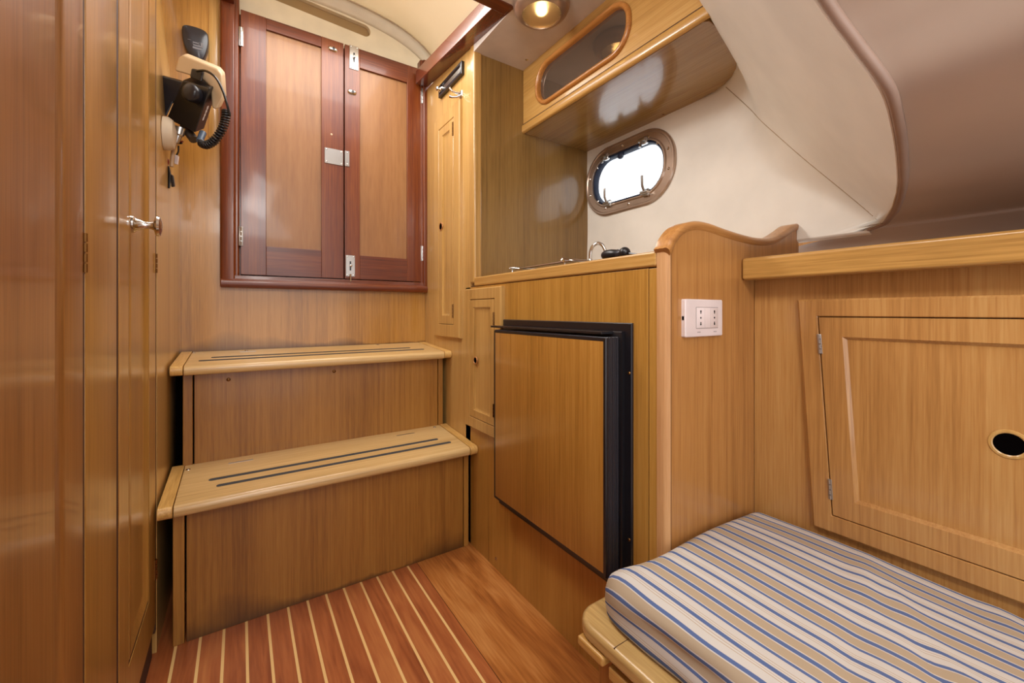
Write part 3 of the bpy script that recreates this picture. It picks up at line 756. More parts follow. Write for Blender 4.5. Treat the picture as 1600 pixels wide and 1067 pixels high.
# flush latch plate
a = P(721, 97, X=XG); b_ = P(685, 140, X=XG)
zc = (a.z + b_.z) / 2
a1 = P(722, 93, X=XG - .01); a2 = P(721, 112, X=XG - .01); b1 = P(686, 124, X=XG - .01); 
lt = thing('ventilation_catch', 'black framed chrome catch plate above the clothes hook near the hatch corner', 'catch', (XG - .01, (a1.y + b1.y) / 2, b1.z - .08))
r4 = (a1.y, b1.y, a2.z - .01, a1.z - .004)
obj('frame', rings(B(), MG, r4, [(0, 0), (0, .012), (.003, .014), (.010, .014), (.013, .010), (.013, .004)], last=False), blackS, lt)
obj('insert', rings(B(), MG, (r4[0] + .012, r4[1] - .012, r4[2] + .012, r4[3] - .012), [(0, .001), (0, .006), (.004, .009)]), steel, lt)
c = MG(r4[1] - .025, (r4[2] + r4[3]) / 2, .01)
bm = B(); lathe(bm, c, (-1, 0, 0), [(.012, 0), (.012, .006), (.007, .010), (.007, .016), (.010, .020), (.006, .024)], 16); lathe(bm, c + Vector((0, -.022, -.004)), (-1, 0, 0), [(.008, 0), (.008, .008), (.004, .012)], 14); obj('turn_button', bm, chrome, lt)
# clothes hook
hk = thing('clothes_hook', 'small double chrome clothes hook screwed above the long narrow door', 'hook', tuple(P(716, 147, X=XG)))
q = P(721, 148, X=XG)
bm = B(); rings(bm, MG, (q.y - .013, q.y + .013, q.z - .016, q.z + .016), [(0, 0), (0, .003), (.003, .005)], r=.010, n=4); obj('base_plate', bm, chrome, hk)
for s in (-1, 1):
    bm = B(); c = MG(q.y, q.z + s * .004, .004)
    tube(bm, [c, c + Vector((-.015, .006, -.004 + s * .004)), c + Vector((-.028, .016 * 1, s * .008)), c + Vector((-.036, .022, .008 + s * .012))], [.006, .0045, .004, .006], 10)
    obj('prong', bm, chrome, hk)

# ================================================================== GALLEY
ga = thing('galley_cabinet', 'varnished wooden galley cabinet with moulded worktop edge between stairs and berth', 'cabinet', (1.0, .95, 0))
ZT = .997
sx = P(1013, 600, X=XG).y
boxo('face_panel', XG, XG + .02, sx, YP + .07, .0, ZT - .035, oakZ, ga, .001)
boxo('face_stile', XG - .001, XG + .02, YS + .025, sx - .0025, .0, ZT - .036, oakZ, ga, .001)
obj('gap', box(B(), XG + .002, XG + .02, sx - .004, sx + .002, 0, ZT - .036), seamM, ga)
obj('gap', box(B(), XG + .002, XG + .018, sx, YP + .03, ZT - .038, ZT - .031), seamM, ga)
# fiddle rail along the worktop edge
boxo('fiddle_rail', XG - .003, XG + .022, YS + .027, YP + .0, ZT - .033, ZT, oakY, ga, .006, 4)
boxo('worktop', XG + .021, XH - .01, YS + .03, YP + .0, ZT - .075, ZT - .03, oakY, ga, .001)
# rounded end post
bm = B(); pts = [(YS + .026, XG + .02), (YS + .026, XG - .002)]
for k in range(7):
    a = math.pi / 2 * k / 6; pts.append((YS + .012 - .012 * math.sin(a), XG - .002 + .0105 * (1 - math.cos(a))))
pts += [(YS + .002, XG + .0088), (YS + .02, XG + .0088), (YS + .02, XG + .018)]
prism(bm, pts, lambda u, v, w: Vector((v, u, w)), 0, ZT - .001); obj('end_post', bm, wood('post_wood', '#B07C50', '#C38D60', '#D29F72', 'Z', rough=.6, coat=0), ga, smooth=50)
boxo('recess_back_panel', XG + .012, XH + .01, YP, YP + .018, ZT - .05, ZC + .03, wood('recess_oak', '#7C5A30', '#8E6A3B', '#9F7B49', 'Z'), ga, .001)
MB_ = MY(YP)
for px, py in ((745, 245), (743, 418), (751, 83)):
    q = P(px, py, Y=YP); screw(ga, MB_, q.x, q.z, chrome, .0065)
q = P(775, 873, X=XG); screw(ga, MG, q.y, q.z, chrome, .006)
# small cupboard door
a = P(783, 449, X=XG - .014); b_ = P(727, 452, X=XG - .014); c = P(769, 687, X=XG - .014)
R = (a.y, b_.y, P(724.5, 661.6, X=XG - .014).z, b_.z)
f_, d_ = framed_door(ga, MG, R, .040, fh=.016, panel=.026)
q = P(743, 563, X=XG - .016); finger_hole(d_, MG, q.y, q.z, copper, darkM, .014, .0155)
for py in (498, 640):
    hinge(d_, MG, R[0] + .044, P(768, py, X=XG - .016).z, brassD, .045, .009, .015)

# socket board: wavy-topped end board with moulded cap
Mb = MY(YS)
def PB(px, py): q = P(px, py, Y=YS); return (q.x, q.z)
cap = crom([PB(*p) + (0,) for p in ((1041, 401), (1043, 388), (1050, 370), (1064, 354), (1084, 347), (1106, 350), (1134, 360), (1160, 368), (1184, 373), (1206, 372), (1224, 362), (1238, 352), (1250, 350))], 5)
eb = thing('end_board', 'wooden end board with wavy moulded top between galley and berth', 'board', (.98, YS, 0))
pts = [(XG + .0095, 0), (XG + .0095, ZT - .0005), (cap[0].x, ZT - .0005)] + [(p.x, p.y) for p in cap if p.y > ZT + .001] + [(XH + .01, cap[-1].y), (XH + .01, 0)]
bm = B(); plate(bm, Mb, pts, [], -.024, 0); obj('board', bm, wood('end_board_oak', '#9A6437', '#B27A46', '#C08A54', 'Z'), eb, smooth=30)
bm = B(); sec = [(-.005, -.0), (0, -.004), (0, -.038), (-.006, -.044), (-.016, -.044), (-.020, -.040), (-.022, -.004), (-.018, .002)]
# moulding section: (offset inward from outline, w)
sec = [(.003, -.032), (.003, .002), (.000, .006), (-.004, .007), (-.010, .006), (-.014, .002), (-.015, -.002), (-.015, -.030)]
sec = [(.002, -.030), (.002, .000), (-.001, .004), (-.005, .005), (-.011, .004), (-.016, .001), (-.020, -.003), (-.018, -.030)]
LP = []
cap = [Vector((cap[0].x, ZT + .0005, 0))] + [p for p in cap if p.y > ZT + .002]
for i, p in enumerate(cap):
    t = (cap[min(i + 1, len(cap) - 1)] - cap[max(i - 1, 0)]).normalized()
    n_ = Vector((-t.y, t.x, 0))
    LP.append([bm.verts.new(Mb(p.x + n_.x * o_, p.y + n_.y * o_, w_)) for o_, w_ in sec])
for A, C in zip(LP, LP[1:]):
    k = len(A)
    for i in range(k): bm.faces.new((A[i], A[(i + 1) % k], C[(i + 1) % k], C[i]))
bm.faces.new(LP[0]); bm.faces.new(list(reversed(LP[-1])))
obj('moulded_cap', bm, wood('cap_oak', '#A36A38', '#B67D48', '#C58F59', 'X'), eb, smooth=60)
obj('gap', box(B(), XG + .0084, XG + .0096, YS - .0003, YS + .01, 0, ZT), seamM, eb)
# wall socket
a = P(1070, 467, Y=YS - .008); b_ = P(1128, 524, Y=YS - .008)
so_ = thing('wall_socket', 'square white double socket plate on the end board', 'socket', ((a.x + b_.x) / 2, YS, b_.z))
rc = (a.x, b_.x, b_.z, a.z)
obj('cover_plate', rings(B(), Mb, rc, [(0, 0), (0, .008), (.0015, .0095), (.006, .010)], r=.003, n=3), whiteP, so_)
u0 = rc[0] + (rc[1] - rc[0]) * .27; u1 = rc[0] + (rc[1] - rc[0]) * .85; v0 = rc[2] + (rc[3] - rc[2]) * .23; v1 = rc[2] + (rc[3] - rc[2]) * .78
obj('insert_shadow_line', rings(B(), Mb, (u0 - .001, u1 + .001, v0 - .001, v1 + .001), [(0, .0100), (0, .0103)]), flat('grey_line', '#7C6F6C', .6), so_)
ins = obj('insert', rings(B(), Mb, (u0, u1, v0, v1), [(0, .0100), (0, .0108), (.0006, .0112)]), whiteP, so_)
for f_ in (.18, .82):
    uc = u0 + (u1 - u0) * f_
    for k, vf in enumerate((.78, .5, .22)):
        vc = v0 + (v1 - v0) * vf; bm = B()
        if k == 1: lathe(bm, Mb(uc, vc, .0111), (0, -1, 0), [(.0022, 0), (.0022, .0003)], 12)
        else:
            s = 1 if k == 0 else -1
            lathe(bm, Mb(uc, vc + .0016 * s, .0111), (0, -1, 0), [(.0024, 0), (.0024, .0003)], 12); lathe(bm, Mb(uc, vc - .002 * s, .0111), (0, -1, 0), [(.0017, 0), (.0017, .00035)], 12)
        obj('socket_hole', bm, darkM, ins)
for f_ in (.36, .64):
    uc = u0 + (u1 - u0) * f_; obj('module_joint', rings(B(), Mb, (uc - .0003, uc + .0003, v0 + .001, v1 - .001), [(0, .0111), (0, .0113)]), flat('joint_grey', '#B9ACA9', .6), ins)
for f_ in (.34, .78):
    uc = rc[0] + (rc[1] - rc[0]) * f_; bm = B()
    for k in range(4): rings(bm, Mb, (uc - .006 + k * .003, uc - .004 + k * .003, rc[2] + .0085, rc[2] + .0112), [(0, .0099), (0, .0102)])
    obj('printed_mark', bm, flat('print_grey', '#A79A98', .6), so_)
obj('side_slot', box(B(), rc[0] - .0008, rc[0] + .001, YS - .006, YS - .002, (rc[2] + rc[3]) / 2 - .004, (rc[2] + rc[3]) / 2 + .004), darkM, so_)

# ================================================================== REFRIGERATOR
XF = .6685
fg = thing('refrigerator', 'built-in refrigerator with wood-faced door in thick ribbed black trim', 'refrigerator', (XG, .9, .27))
ya_, yb_ = .6445, 1.124; z0, z1 = .286, .8136
obj('mounting_flange', rings(B(), MG, (.6187, 1.178, .235, .845), [(0, -.001), (0, .004), (.002, .006), (.03, .006)]), blackS, fg)
obj('door_seal_body', rings(B(), MG, (ya_ - .006, yb_ + .012, z0 - .008, z1 + .012), [(0, .004), (0, .014), (.004, .016)]), blackP, fg)
for k in range(6):
    w0 = .018 + .0058 * k
    obj('trim_rib', rings(B(), MG, (ya_ + (.001 if k % 2 else 0), yb_, z0, z1), [(.0015, w0 - .001), (0, w0 + .0008), (0, w0 + .0038), (.0015, w0 + .0052)]), blackG, fg)
obj('door_edge', rings(B(), MG, (ya_ + .001, yb_ - .001, z0 + .001, z1 - .001), [(.001, .050), (0, .052), (0, .0555), (.0012, .0575), (.008, .0575), (.0092, .0560)]), blackS, fg)
obj('door_panel', rings(B(), MG, (ya_ + .0085, yb_ - .0085, z0 + .0085, z1 - .0085), [(0, .0550), (0, .0572), (.0005, .0574)]), wood('fridge_oak', '#8F5F27', '#A56F30', '#B5803F', 'Z', rough=.3), fg)
bm = B(); box(bm, XG - .052, XG - .012, ya_ + .02, yb_ + .03, z1 + .006, z1 + .012); obj('top_guard', bm, blackS, fg, bevel=.001)
for py in (583, 843):
    q = P(983, py, X=XG - .006); screw(fg, MG, q.y, q.z, brassD, .004, .006)

# ================================================================== UPPER CABINET
ZU = 1.58
uc_ = thing('overhead_cabinet', 'overhead galley cabinet with rounded end and oval glazed opening', 'cabinet', (1.1, .97, ZU))
# outline of the underside in plan
out = [(XU, YP), (XU, .60), (.96, .585), (1.00, .588), (1.06, .598), (1.12, .613), (1.17, .632), (1.21, .655), (1.242, .685), (1.266, .72), (1.280, .76), (1.288, .83), (XH + .004, 1.0), (XH + .004, YP)]
bm = B(); prism(bm, out, MZU(ZU), 0, .018); obj('bottom_panel', bm, wood('underside_oak', '#8C6534', '#A07A45', '#B48F5C', 'Y', rough=.24, coat=.5), uc_, bevel=.001)
# lip moulding along the front lower edge
bm = B(); y_n = .575
secL = [(XU + .004, ZU - .001), (XU - .004, ZU + .001), (XU - .007, ZU + .006), (XU - .007, ZU + .026), (XU - .003, ZU + .032), (XU + .004, ZU + .034)]
A = [bm.verts.new((a, YP - .0005, b_)) for a, b_ in secL]; C = [bm.verts.new((a, y_n, b_)) for a, b_ in secL]; k = len(secL)
for i in range(k): bm.faces.new((A[i], A[(i + 1) % k], C[(i + 1) % k], C[i]))
bm.faces.new(A); bm.faces.new(list(reversed(C)))
obj('edge_moulding', bm, oakY, uc_, smooth=60)
Mu = MX(XU)
obj('gap', box(B(), XU - .0022, XU + .004, .58, YP - .001, ZU + .0325, ZU + .0352), seamM, uc_)
obj('gap', box(B(), XU + .004, XU + .0062, .60, YP - .001, ZU - .0006, ZU + .004), seamM, uc_)
oc = [P(850, 120, X=XU), P(978, 40, X=XU)]
# oval opening extents
ou0 = P(987, 30, X=XU).y; ou1 = P(838, 150, X=XU).y
zlow = P(850, 166, X=XU).z; zhigh = P(862, 104, X=XU).z
oz0, oz1 = zlow, zlow + .165
hole = rrect(ou0 + .014, ou1 - .014, oz0 + .014, oz1 - .014, (oz1 - oz0) / 2 - .02, 0, 10)
bm = B(); plate(bm, Mu, [(.56, ZU + .0345), (YP - .0005, ZU + .0345), (YP - .0005, ZC + .005), (.62, ZC + .005), (.56, 1.70)], [hole], -.014, 0); obj('face_panel', bm, oakY, uc_, smooth=30)
bm = B(); rings(bm, Mu, (ou0, ou1, oz0, oz1), [(.016, -.016), (0, -.001), (0, .004), (.003, .009), (.008, .011), (.014, .009), (.017, .003), (.017, -.016)], r=(oz1 - oz0) / 2 - .006, n=12, last=False); obj('oval_frame', bm, wood('oval_oak', '#A5652F', '#B8783C', '#C88A4D', 'Y'), uc_, smooth=60)
bm = B(); rings(bm, Mu, (ou0 + .012, ou1 - .012, oz0 + .012, oz1 - .012), [(0, -.012), (0, -.008)], r=(oz1 - oz0) / 2 - .018, n=12, first=True); obj('pane', bm, smokeG, uc_)
boxo('cabinet_back', XH - .05, XH - .03, .80, YP - .001, ZU + .02, ZC - .002, oakY, uc_, 0)
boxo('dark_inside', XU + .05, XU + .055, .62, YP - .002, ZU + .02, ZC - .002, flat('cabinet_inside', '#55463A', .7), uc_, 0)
q = P(1042, 181, Z=ZU); screw(uc_, MZD(ZU), q.x - .02, q.y, brassD, .005)

# ceiling lamp
lp = P(846, 3, Z=ZC)
lm = thing('ceiling_lamp', 'round chrome ceiling spotlight with warm lit lens over the galley', 'lamp', (lp.x, lp.y, ZC - .05))
RL = .088
cL = Vector((lp.x, lp.y, ZC))
obj('bezel', lathe(B(), cL, (0, 0, -1), [(RL * .95, 0), (RL, .004), (RL, .016), (RL * .93, .030), (RL * .80, .040), (RL * .70, .043), (RL * .68, .040), (RL * .68, .030), (RL*.3, .006), (RL*.2,.006)], 40), bronze, lm, smooth=50)
obj('lens', lathe(B(), cL, (0, 0, -1), [(RL * .68, .036), (RL * .66, .040), (RL * .5, .044), (RL * .25, .046), (.001, .0465)], 32), frostG, lm)
obj('bulb', lathe(B(), cL, (0, 0, -1), [(.004, .012), (.012, .016), (.016, .022), (.013, .029), (.004, .033)], 16), bulbM, lm)

# ================================================================== HOB, TAP, TOOL
zt = ZT - .03
hb = thing('hob', 'low steel galley hob with chrome pot rails on the worktop', 'hob', (1.0, 1.05, zt))
boxo('hob_plate', XG + .07, XG + .42, .90, 1.27, zt, zt + .012, steel, hb, .004)
for y in (.94, 1.22):
    bm = B(); tube(bm, crom([(XG + .075, y, zt + .01), (XG + .075, y, zt + .050), (XG + .09, y, zt + .058), (XG + .39, y, zt + .058), (XG + .41, y, zt + .05), (XG + .41, y, zt + .01)], 4), .0035, 8); obj('pot_rail', bm, chrome, hb)
bm = B()
for x in (XG + .10, XG + .24, XG + .36):
    bm = B(); tube(bm, [(x, .93, zt + .055), (x, 1.235, zt + .055)], .003, 8); obj('pot_bar', bm, chrome, hb)
tp = P(945, 405, Y=1.2)
fc = thing('tap', 'small chrome swan-neck tap against the white hull lining', 'tap', (1.16, 1.19, zt))
tb_ = P(946, 398, X=1.16)
base_ = Vector((tb_.x, tb_.y, zt)); top_z = P(940, 379, X=1.16).z
bm = B(); arc = [base_, base_ + Vector((0, 0, top_z - zt - .045))]
for k in range(1, 9):
    a = math.pi * k / 8; arc.append(base_ + Vector((-.014 * (1 - math.cos(a)), .026 * (1 - math.cos(a)), top_z - zt - .045 + .042 * math.sin(a))))
arc.append(arc[-1] + Vector((0, 0, -.02)))
tube(bm, crom(arc, 3), .0065, 12); obj('spout', bm, chrome, fc, smooth=60)
obj('tap_foot', lathe(B(), base_, (0, 0, 1), [(.02, 0), (.02, .006), (.012, .012), (.010, .03)], 20), chrome, fc)
obj('nozzle', lathe(B(), arc[-1] + Vector((0, 0, .004)), (0, 0, -1), [(.0075, 0), (.009, .004), (.009, .014), (.007, .016)], 16), chrome, fc)
# black torch lying on the worktop
tq = thing('torch', 'black torch with round knob end lying near the worktop edge', 'torch', tuple(P(958, 405, X=XG + .05)))
A0 = P(943, 399, X=XG + .05); A1 = P(966, 397, X=XG + .05); A2 = P(976, 395, X=XG + .05)
ax = (A1 - A0).normalized()
bm = B(); tube(bm, [A0, A0 + ax * .008, A0 + ax * .03, A1, A1 + ax * .004], [.009, .0125, .0135, .011, .008], 12); obj('grip', bm, blackP, tq, smooth=50)
bm = B(); tube(bm, [A1, A1 + ax * .006, A2 - ax * .006], [.012, .010, .009], 12); obj('collar', bm, blackG, tq)
bm = B(); bmesh.ops.create_uvsphere(bm, u_segments=20, v_segments=12, radius=.014, matrix=Matrix.Translation(A2)); obj('knob_end', bm, blackP, tq, smooth=80)
A3 = P(1000, 398, X=XG + .05); bm = B(); tube(bm, [A2, A3], [.003, .002], 8); obj('stem', bm, blackG, tq)
obj('control_knob', lathe(B(), P(1015, 399, X=XG + .07) - Vector((0, 0, .02)), (0, 0, 1), [(.012, -.012), (.012, .012), (.010, .016), (.004, .018)], 16), blackP, hb)

# ================================================================== SIDE LOCKER (right, behind the berth)
sl = thing('side_locker', 'wooden side locker behind the berth with a large framed door', 'locker', (XK + .1, 0, .3))
boxo('face_panel', XK, XK + .018, -1.6, YS - .001, .0, .96, hullW, sl, .001)
def shear(v): return .031 * (v - .9) / .5
Mk = lambda u, v, w: Vector((XK - w, u + shear(v), v))
ft = P(1245, 468, X=XK - .012); fb = P(1270, 822, X=XK - .012)
sr = (.02, ft.y, fb.z - .005, ft.z)
y1k = ft.y
rect = (.02, y1k, P(1270, 822, X=XK - .012).z, ft.z)
fk = obj('door_frame', rings(B(), Mk, rect, [(0, 0), (0, .010), (.004, .013), (.036, .013), (.0375, .011), (.0375, 0)], last=False), hullW, sl)
obj('gap', rings(B(), Mk, (rect[0] + .036, rect[1] - .036, rect[2] + .036, rect[3] - .036), [(0, .0005), (0, .001)]), seamM, fk)
g = .0395
r2 = (rect[0] + g, rect[1] - g, rect[2] + g, rect[3] - g)
dk = obj('door', rings(B(), Mk, r2, [(0, .001), (0, .012), (.001, .013), (.040, .013), (.046, .006), (.050, .005), (.07, .005)]), hullW, sl)
for py in (537, 762):
    q = P(1272 + (py - 485) * .064, py, X=XK - .013); hinge(fk, Mk, r2[1] + .0012, q.z, steel, .042, .008, .0125)
q = P(1577, 694, X=XK - .005); finger_hole(dk, Mk, q.y - shear(q.z), q.z, oakEdge, darkM, .024, .0045)
# shelf with a deep front rail
ra = P(1165, 405, X=1.0); rb_ = P(1165, 438, X=1.0)
boxo('shelf_rail', 1.0, 1.035, -1.6, YS - .0008, .945, .997, oakY, sl, .007, 4)
boxo('shelf', 1.034, 1.36, -1.6, YS - .001, .955, .975, hullW, sl, .001)

# ================================================================== BERTH
be = thing('berth_base', 'wooden berth base with rounded pale ledge under the striped cushion', 'berth', (.8, .0, 0))
XB, YE, ZL = .530, .603, .296
def ledge(off):
    pts = [(XG - .001 if True else 0, YE - off)]
    r = .05
    for k in range(9):
        a = math.pi / 2 + math.pi / 2 * k / 8; pts.append((XB + off + r + r * math.cos(a), YE - off - r + r * math.sin(a)))
    pts.append((XB + off, -1.6)); pts.append((XK - .001, -1.6)); pts.append((XK - .001, YS - .008)); pts.append((XG - .001, YS - .008))
    return pts
bm = B(); prism(bm, ledge(0), MZU(ZL - .030), 0, .030); obj('ledge', bm, wood('ledge_oak', '#B9925E', '#CBA672', '#D9B887', 'Y', fine=.6), be, bevel=.010, seg=4)
bm = B(); prism(bm, ledge(.022), MZU(0), 0, ZL - .030); obj('front_panel', bm, riserM, be, bevel=.003)
q0 = P(906, 985, X=XB + .004); q1 = P(946, 1024, X=XB + .004)
bm = B(); box(bm, XB - .004, XB + .024, q1.y, q0.y, q0.z - .022, q0.z - .004); obj('handle_batten', bm, oakY, be, bevel=.005, seg=3)
bm = B(); box(bm, XB + .006, XB + .024, -1.0, q1.y - .004, q0.z - .040, q0.z - .018); obj('lower_rail', bm, oakY, be, bevel=.003)
obj('ledge_joint', box(B(), XB + .004, XB + .08, .497, .4982, ZL - .003, ZL + .0003), seamM, be)

# striped cushion
bm = B(); uvl = bm.loops.layers.uv.new('UVMap')
XC0, XC1 = .560, 1.052; ZB, ZTc = ZL + .001, .392; YC1 = .558; YC0 = -.95
r = .034
sec = []     # (x, z, arc)
def addp(x, z):
    if sec: sec.append((x, z, sec[-1][2] + math.hypot(x - sec[-1][0], z - sec[-1][1])))
    else: sec.append((x, z, 0))
addp(XC0 + .010, ZB); 
for k in range(6): addp(XC0 + .004 - .004 * math.sin(math.pi * (k + 1) / 7), ZB + (ZTc - r - ZB) * (k + 1) / 6)
for k in range(1, 9):
    a = math.pi - math.pi / 2 * k / 8; addp(XC0 + r + r * math.cos(a), ZTc - r + r * math.sin(a))
for k in range(1, 41): addp(XC0 + r + (XC1 - .03 - XC0 - r) * k / 40, ZTc)
for k in range(1, 6):
    a = math.pi / 2 - math.pi / 2 * k / 5; addp(XC1 - .03 + .03 * math.cos(a), ZTc - .03 + .03 * math.sin(a))
addp(XC1, ZB)
# rows along Y with a rounded far end
NY = 110; re_ = .03
def endY(x):      # far end eases back where the end board stands
    t = max(0, min(1, (x - .58) / .14)); t = t * t * (3 - 2 * t)
    return YC1 + .006 - (YC1 + .006 - (YS - .007)) * t
def wr(x, y):
    a = .0
    a += .0045 * math.sin((y - .0) * 9 + x * 4)
    for (cx, cy, sxx, syy, am, ang) in ((.86, .20, .10, .016, .007, .5), (.80, .17, .09, .014, -.007, .5), (.92, .27, .09, .02, .005, .3), (.74, .09, .08, .014, .005, .7), (.70, .22, .12, .02, -.003, .2), (1.0, .12, .08, .02, .004, .4)):
        dx, dy = x - cx, y - cy; u = dx * math.cos(ang) + dy * math.sin(ang); v = -dx * math.sin(ang) + dy * math.cos(ang)
        a += am * math.exp(-(u / sxx) ** 2 - (v / syy) ** 2)
    a += .003 * noise.noise(Vector((x * 7, y * 5, 2)))
    return a
grid = []
zc_ = (ZTc + ZB) / 2
for j in range(NY + 6):
    row = []
    for (x, z, s) in sec:
        ye_ = endY(x); re_ = .055 - .030 * ss((x - .62) / .10)
        if j <= NY:
            y = YC0 + (ye_ - re_ - YC0) * (j / NY); kx = 0; sh = 0.0
        else:
            a = math.pi / 2 * (j - NY) / 5; y = ye_ - re_ + re_ * math.sin(a); sh = 1 - math.cos(a)
        zz = z
        f = max(0, (z - ZB) / (ZTc - ZB))
        # top: crown + wrinkles
        crown = .010 * math.sin(math.pi * max(0, min(1, (x - XC0) / (XC1 - XC0)))) * f
        zz = z + (crown + wr(x, y) * 1.0) * f - sh * re_ * f * .9
        xx = x
        if x < XC0 + r:
            g_ = 1 - (x - XC0) / r if x < XC0 + r else 0
            xx = x + sh * .03 * g_
            xx += .004 * math.sin(y * 16 + z * 60) * (1 - abs(2 * f - 1)) + .004 * noise.noise(Vector((y * 14, z * 30, 5)))
            if z > ZB + .001: xx -= .0
        else:
            xx = x
        row.append((xx, y, zz, s))
    grid.append(row)
V = [[bm.verts.new(p[:3]) for p in row] for row in grid]
per = .106
def uvu(s): 
    x_eq = XC0 + r + (s - sec[14][2])   # equivalent X on the top
    return (x_eq - .572) / per + 10.75
for j in range(len(V) - 1):
    for i in range(len(sec) - 1):
        f = bm.faces.new((V[j][i], V[j][i + 1], V[j + 1][i + 1], V[j + 1][i]))
        for lp_, (jj, ii) in zip(f.loops, ((j, i), (j, i + 1), (j + 1, i + 1), (j + 1, i))):
            lp_[uvl].uv = (uvu(grid[jj][ii][3]), grid[jj][ii][1])
# far end face
E = V[-1]; bc = [bm.verts.new((min(max(v.co.x, XC0 + .03), XC1 - .005), v.co.y, ZB)) for v in E]
for i in range(len(E) - 1):
    f = bm.faces.new((E[i], E[i + 1], bc[i + 1], bc[i]))
    for lp_, ii, zz_ in zip(f.loops, (i, i + 1, i + 1, i), (E[i].co.z, E[i + 1].co.z, ZB, ZB)):
        lp_[uvl].uv = (uvu(sec[ii][2]), .6 + ZTc - zz_)
cu = obj('seat_cushion', bm, stripeM, smooth=80)
tag(cu, 'thick berth cushion in cream, tan and blue striped cotton', 'cushion')

# ================================================================== RADIO AND CABLES
rd = thing('marine_radio', 'black marine radio in a swivel bracket with beige fist-microphone and coiled cord', 'radio', tuple(D(285, 190, 1.30)))
def Zm(a, b_): return (230 + a / 3.68, 20 + b_ / 3.68)     # from the enlarged view
def hexa(name, front, dep_f, back_shift, dep_b, m, parent, bevel=.004):
    bm = B(); A = [bm.verts.new(D(*Zm(*p), d)) for p, d in zip(front, dep_f)]
    C = [bm.verts.new(D(*Zm(p[0] + back_shift[0], p[1] + back_shift[1]), d + dep_b)) for p, d in zip(front, dep_f)]
    k = len(A)
    for i in range(k): bm.faces.new((A[i], A[(i + 1) % k], C[(i + 1) % k], C[i]))
    bm.faces.new(A); bm.faces.new(list(reversed(C)))
    return obj(name, bm, m, parent, bevel=bevel, seg=3)
body = hexa('body', [(205, 385), (360, 432), (275, 690), (112, 608)], (1.20, 1.17, 1.19, 1.22), (52, -20), .07, blackP, rd, .004)
lab = [(335, 590), (350, 545), (362, 530)]
bm = B()
for k in range(4):
    c0 = (318 + k * 8, 612 - k * 21)
    pA = [D(*Zm(c0[0] + a, c0[1] + b_), 1.168) for a, b_ in ((-1, 8), (3, -10), (13, -16), (9, 2))]
    vs_ = [bm.verts.new(p) for p in pA]; vb = [bm.verts.new(p + (p - cam.location).normalized() * .003) for p in pA]
    for i in range(4): bm.faces.new((vs_[i], vs_[(i + 1) % 4], vb[(i + 1) % 4], vb[i]))
    bm.faces.new(vs_); bm.faces.new(list(reversed(vb)))
obj('maker_mark', bm, flat('mark_white', '#BDB6B4', .5), rd)
hexa('mounting_arm', [(30, 345), (215, 395), (245, 500), (150, 515), (110, 600), (20, 560)], (1.225,) * 6, (-10, -6), .05, blackG, rd, .006)
kc = D(*Zm(250, 458), 1.165); obj('bracket_knob', lathe(B(), kc, (-FW - RT * .15), [(.020, -.03), (.024, -.004), (.024, .006), (.020, .010), (.008, .011)], 24, 1.0), blackG, rd, smooth=50)
sh_ = hexa('beige_cover', [(158, 335), (178, 262), (205, 240), (400, 320), (428, 352), (436, 485), (402, 556), (372, 550), (362, 425), (320, 388), (215, 350)], (1.20,) * 11, (22, -10), .05, beigeP, rd, .006)
hexa('microphone_clip', [(255, 318), (325, 335), (312, 400), (245, 372)], (1.178,) * 4, (6, 0), .03, blackP, rd, .004)
cord = crom([D(*Zm(*p), d) for p, d in (((285, 335), 1.17), ((340, 335), 1.16), ((395, 375), 1.15), ((435, 450), 1.15), ((460, 530), 1.15), ((475, 590), 1.16))], 6)
obj('cord', tube(B(), cord, .0032, 8), blackP, rd)
path = crom([D(*Zm(*p), 1.165) for p in ((455, 565), (448, 620), (425, 680), (385, 735), (340, 760), (308, 748))], 12)
hel = []; Ln = len(path)
turns = 22
for k in range(turns * 12 + 1):
    t = k / (turns * 12) * (Ln - 1); i = min(int(t), Ln - 2); p = path[i].lerp(path[i + 1], t - i)
    tg = (path[i + 1] - path[i]).normalized(); u = tg.cross(FW).normalized(); v = tg.cross(u)
    a = 2 * math.pi * k / 12; hel.append(p + (u * math.cos(a) + v * math.sin(a)) * .0088)
obj('coiled_cord', tube(B(), hel, .0030, 6), blackP, rd, smooth=80)
obj('blue_connector', tube(B(), [D(*Zm(320, 690), 1.20), D(*Zm(300, 740), 1.18)], [.009, .008], 12), flat('blue_grey', '#39506A', .4), rd)
obj('rear_socket', tube(B(), [D(*Zm(215, 655), 1.23), D(*Zm(268, 730), 1.22)], [.013, .012], 12), flat('brown_black', '#3B2E24', .5), rd)
# coax plug and cable
cx = thing('antenna_cable', 'beige cable with metal screw plug hanging below the radio', 'cable', tuple(D(*Zm(145, 890), 1.21)))
obj('plug', tube(B(), [D(*Zm(192, 660), 1.20), D(*Zm(182, 700), 1.20), D(*Zm(180, 705), 1.20), D(*Zm(165, 745), 1.20)], [.0125, .0125, .009, .008], 16), steel, cx)
obj('cable', tube(B(), crom([D(*Zm(*p), 1.20) for p in ((165, 740), (152, 780), (145, 830), (140, 885))], 5), .005, 10), cableM, cx)
wl_ = thing('loose_wires', 'red and black loose wires ending in a black plug below the radio', 'wires', tuple(D(*Zm(110, 1010), 1.23)))
for pts_, m_, r_ in (([(205, 740), (150, 750), (95, 770), (92, 810), (120, 850), (112, 880)], redW, .0026), ([(200, 750), (120, 755), (85, 800), (100, 850), (108, 890)], blackP, .0026), ([(180, 765), (178, 800), (160, 830)], blackP, .0022)):
    obj('wire', tube(B(), crom([D(*Zm(*p), 1.23) for p in pts_], 5), r_, 8), m_, wl_)
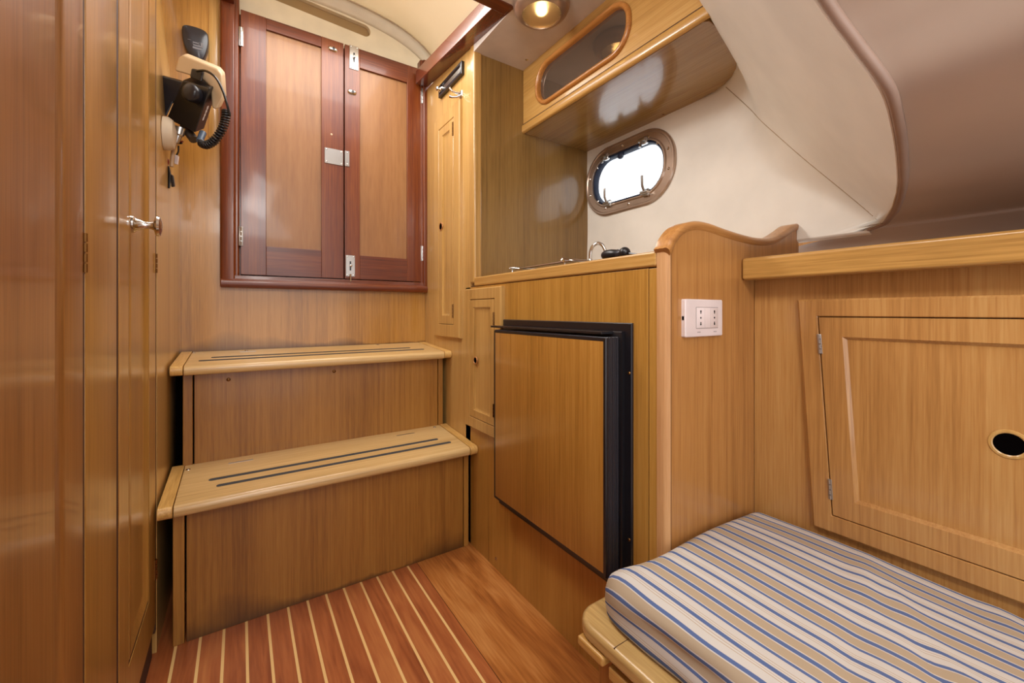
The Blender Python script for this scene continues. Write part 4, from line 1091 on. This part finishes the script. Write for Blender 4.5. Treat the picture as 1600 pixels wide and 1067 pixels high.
hexa('plug_body', [(98, 880), (125, 880), (135, 925), (130, 1010), (80, 1005), (78, 930)], (1.225,) * 6, (4, 0), .018, blackP, wl_, .003)
hexa('plug_body', [(130, 925), (150, 935), (160, 1000), (138, 1003)], (1.225,) * 4, (4, 0), .015, blackG, wl_, .003)
hexa('white_connector', [(158, 815), (182, 825), (175, 875), (155, 868)], (1.21,) * 4, (4, 0), .012, whiteP, wl_, .002)
# white deckhead fitting behind the radio
bm = B(); q = P(256, 208, X=XL); lathe(bm, q, (1, 0, 0), [(.045, 0), (.045, .012), (.038, .022), (.012, .028)], 28)
tag(obj('cable_gland', bm, flat('gland_white', '#CFC0A8', .5)), 'round cream cable cover on the side wall under the radio', 'cover')
# black handset cradle above
cr = thing('remote_control', 'black pear-shaped control unit on the bulkhead above the radio', 'control unit', tuple(P(305, 100, Y=YB - .0)))
pts = [(200, 72), (225, 65), (300, 85), (340, 108), (352, 140), (350, 190), (332, 250), (312, 275), (285, 268), (240, 235), (208, 170), (197, 100)]
pp = [P(*Zm(*p), Y=YB - .03) for p in pts]; pr2 = crom([(p.x, p.z, 0) for p in pp + [pp[0]]], 4)[:-1]
cxm = sum((p.x for p in pr2)) / len(pr2); czm = sum((p.y for p in pr2)) / len(pr2)
bm = B(); LQ = []
for sc_, w_ in ((1.0, 0), (1.0, .022), (.97, .028), (.92, .031), (.3, .033)):
    LQ.append([bm.verts.new((cxm + (p.x - cxm) * sc_, YB - w_, czm + (p.y - czm) * sc_)) for p in pr2])
for A, C in zip(LQ, LQ[1:]):
    k = len(A)
    for i in range(k): bm.faces.new((A[i], A[(i + 1) % k], C[(i + 1) % k], C[i]))
bm.faces.new(LQ[-1]); obj('housing', bm, blackG, cr, smooth=60)
bm = B()
for (a, b_, c_, d_) in ((232, 152, 252, 156), (262, 172, 300, 176), (262, 188, 320, 196), (262, 176, 266, 190), (296, 172, 300, 192), (308, 172, 322, 196), (262, 204, 312, 207)):
    p0 = P(*Zm(a, b_), Y=YB - .032); p1 = P(*Zm(c_, d_), Y=YB - .032)
    box(bm, min(p0.x, p1.x), max(p0.x, p1.x), YB - .0335, YB - .0305, min(p0.z, p1.z), max(p0.z, p1.z))
obj('printed_mark', bm, flat('print_pale', '#6E6C70', .5), cr)
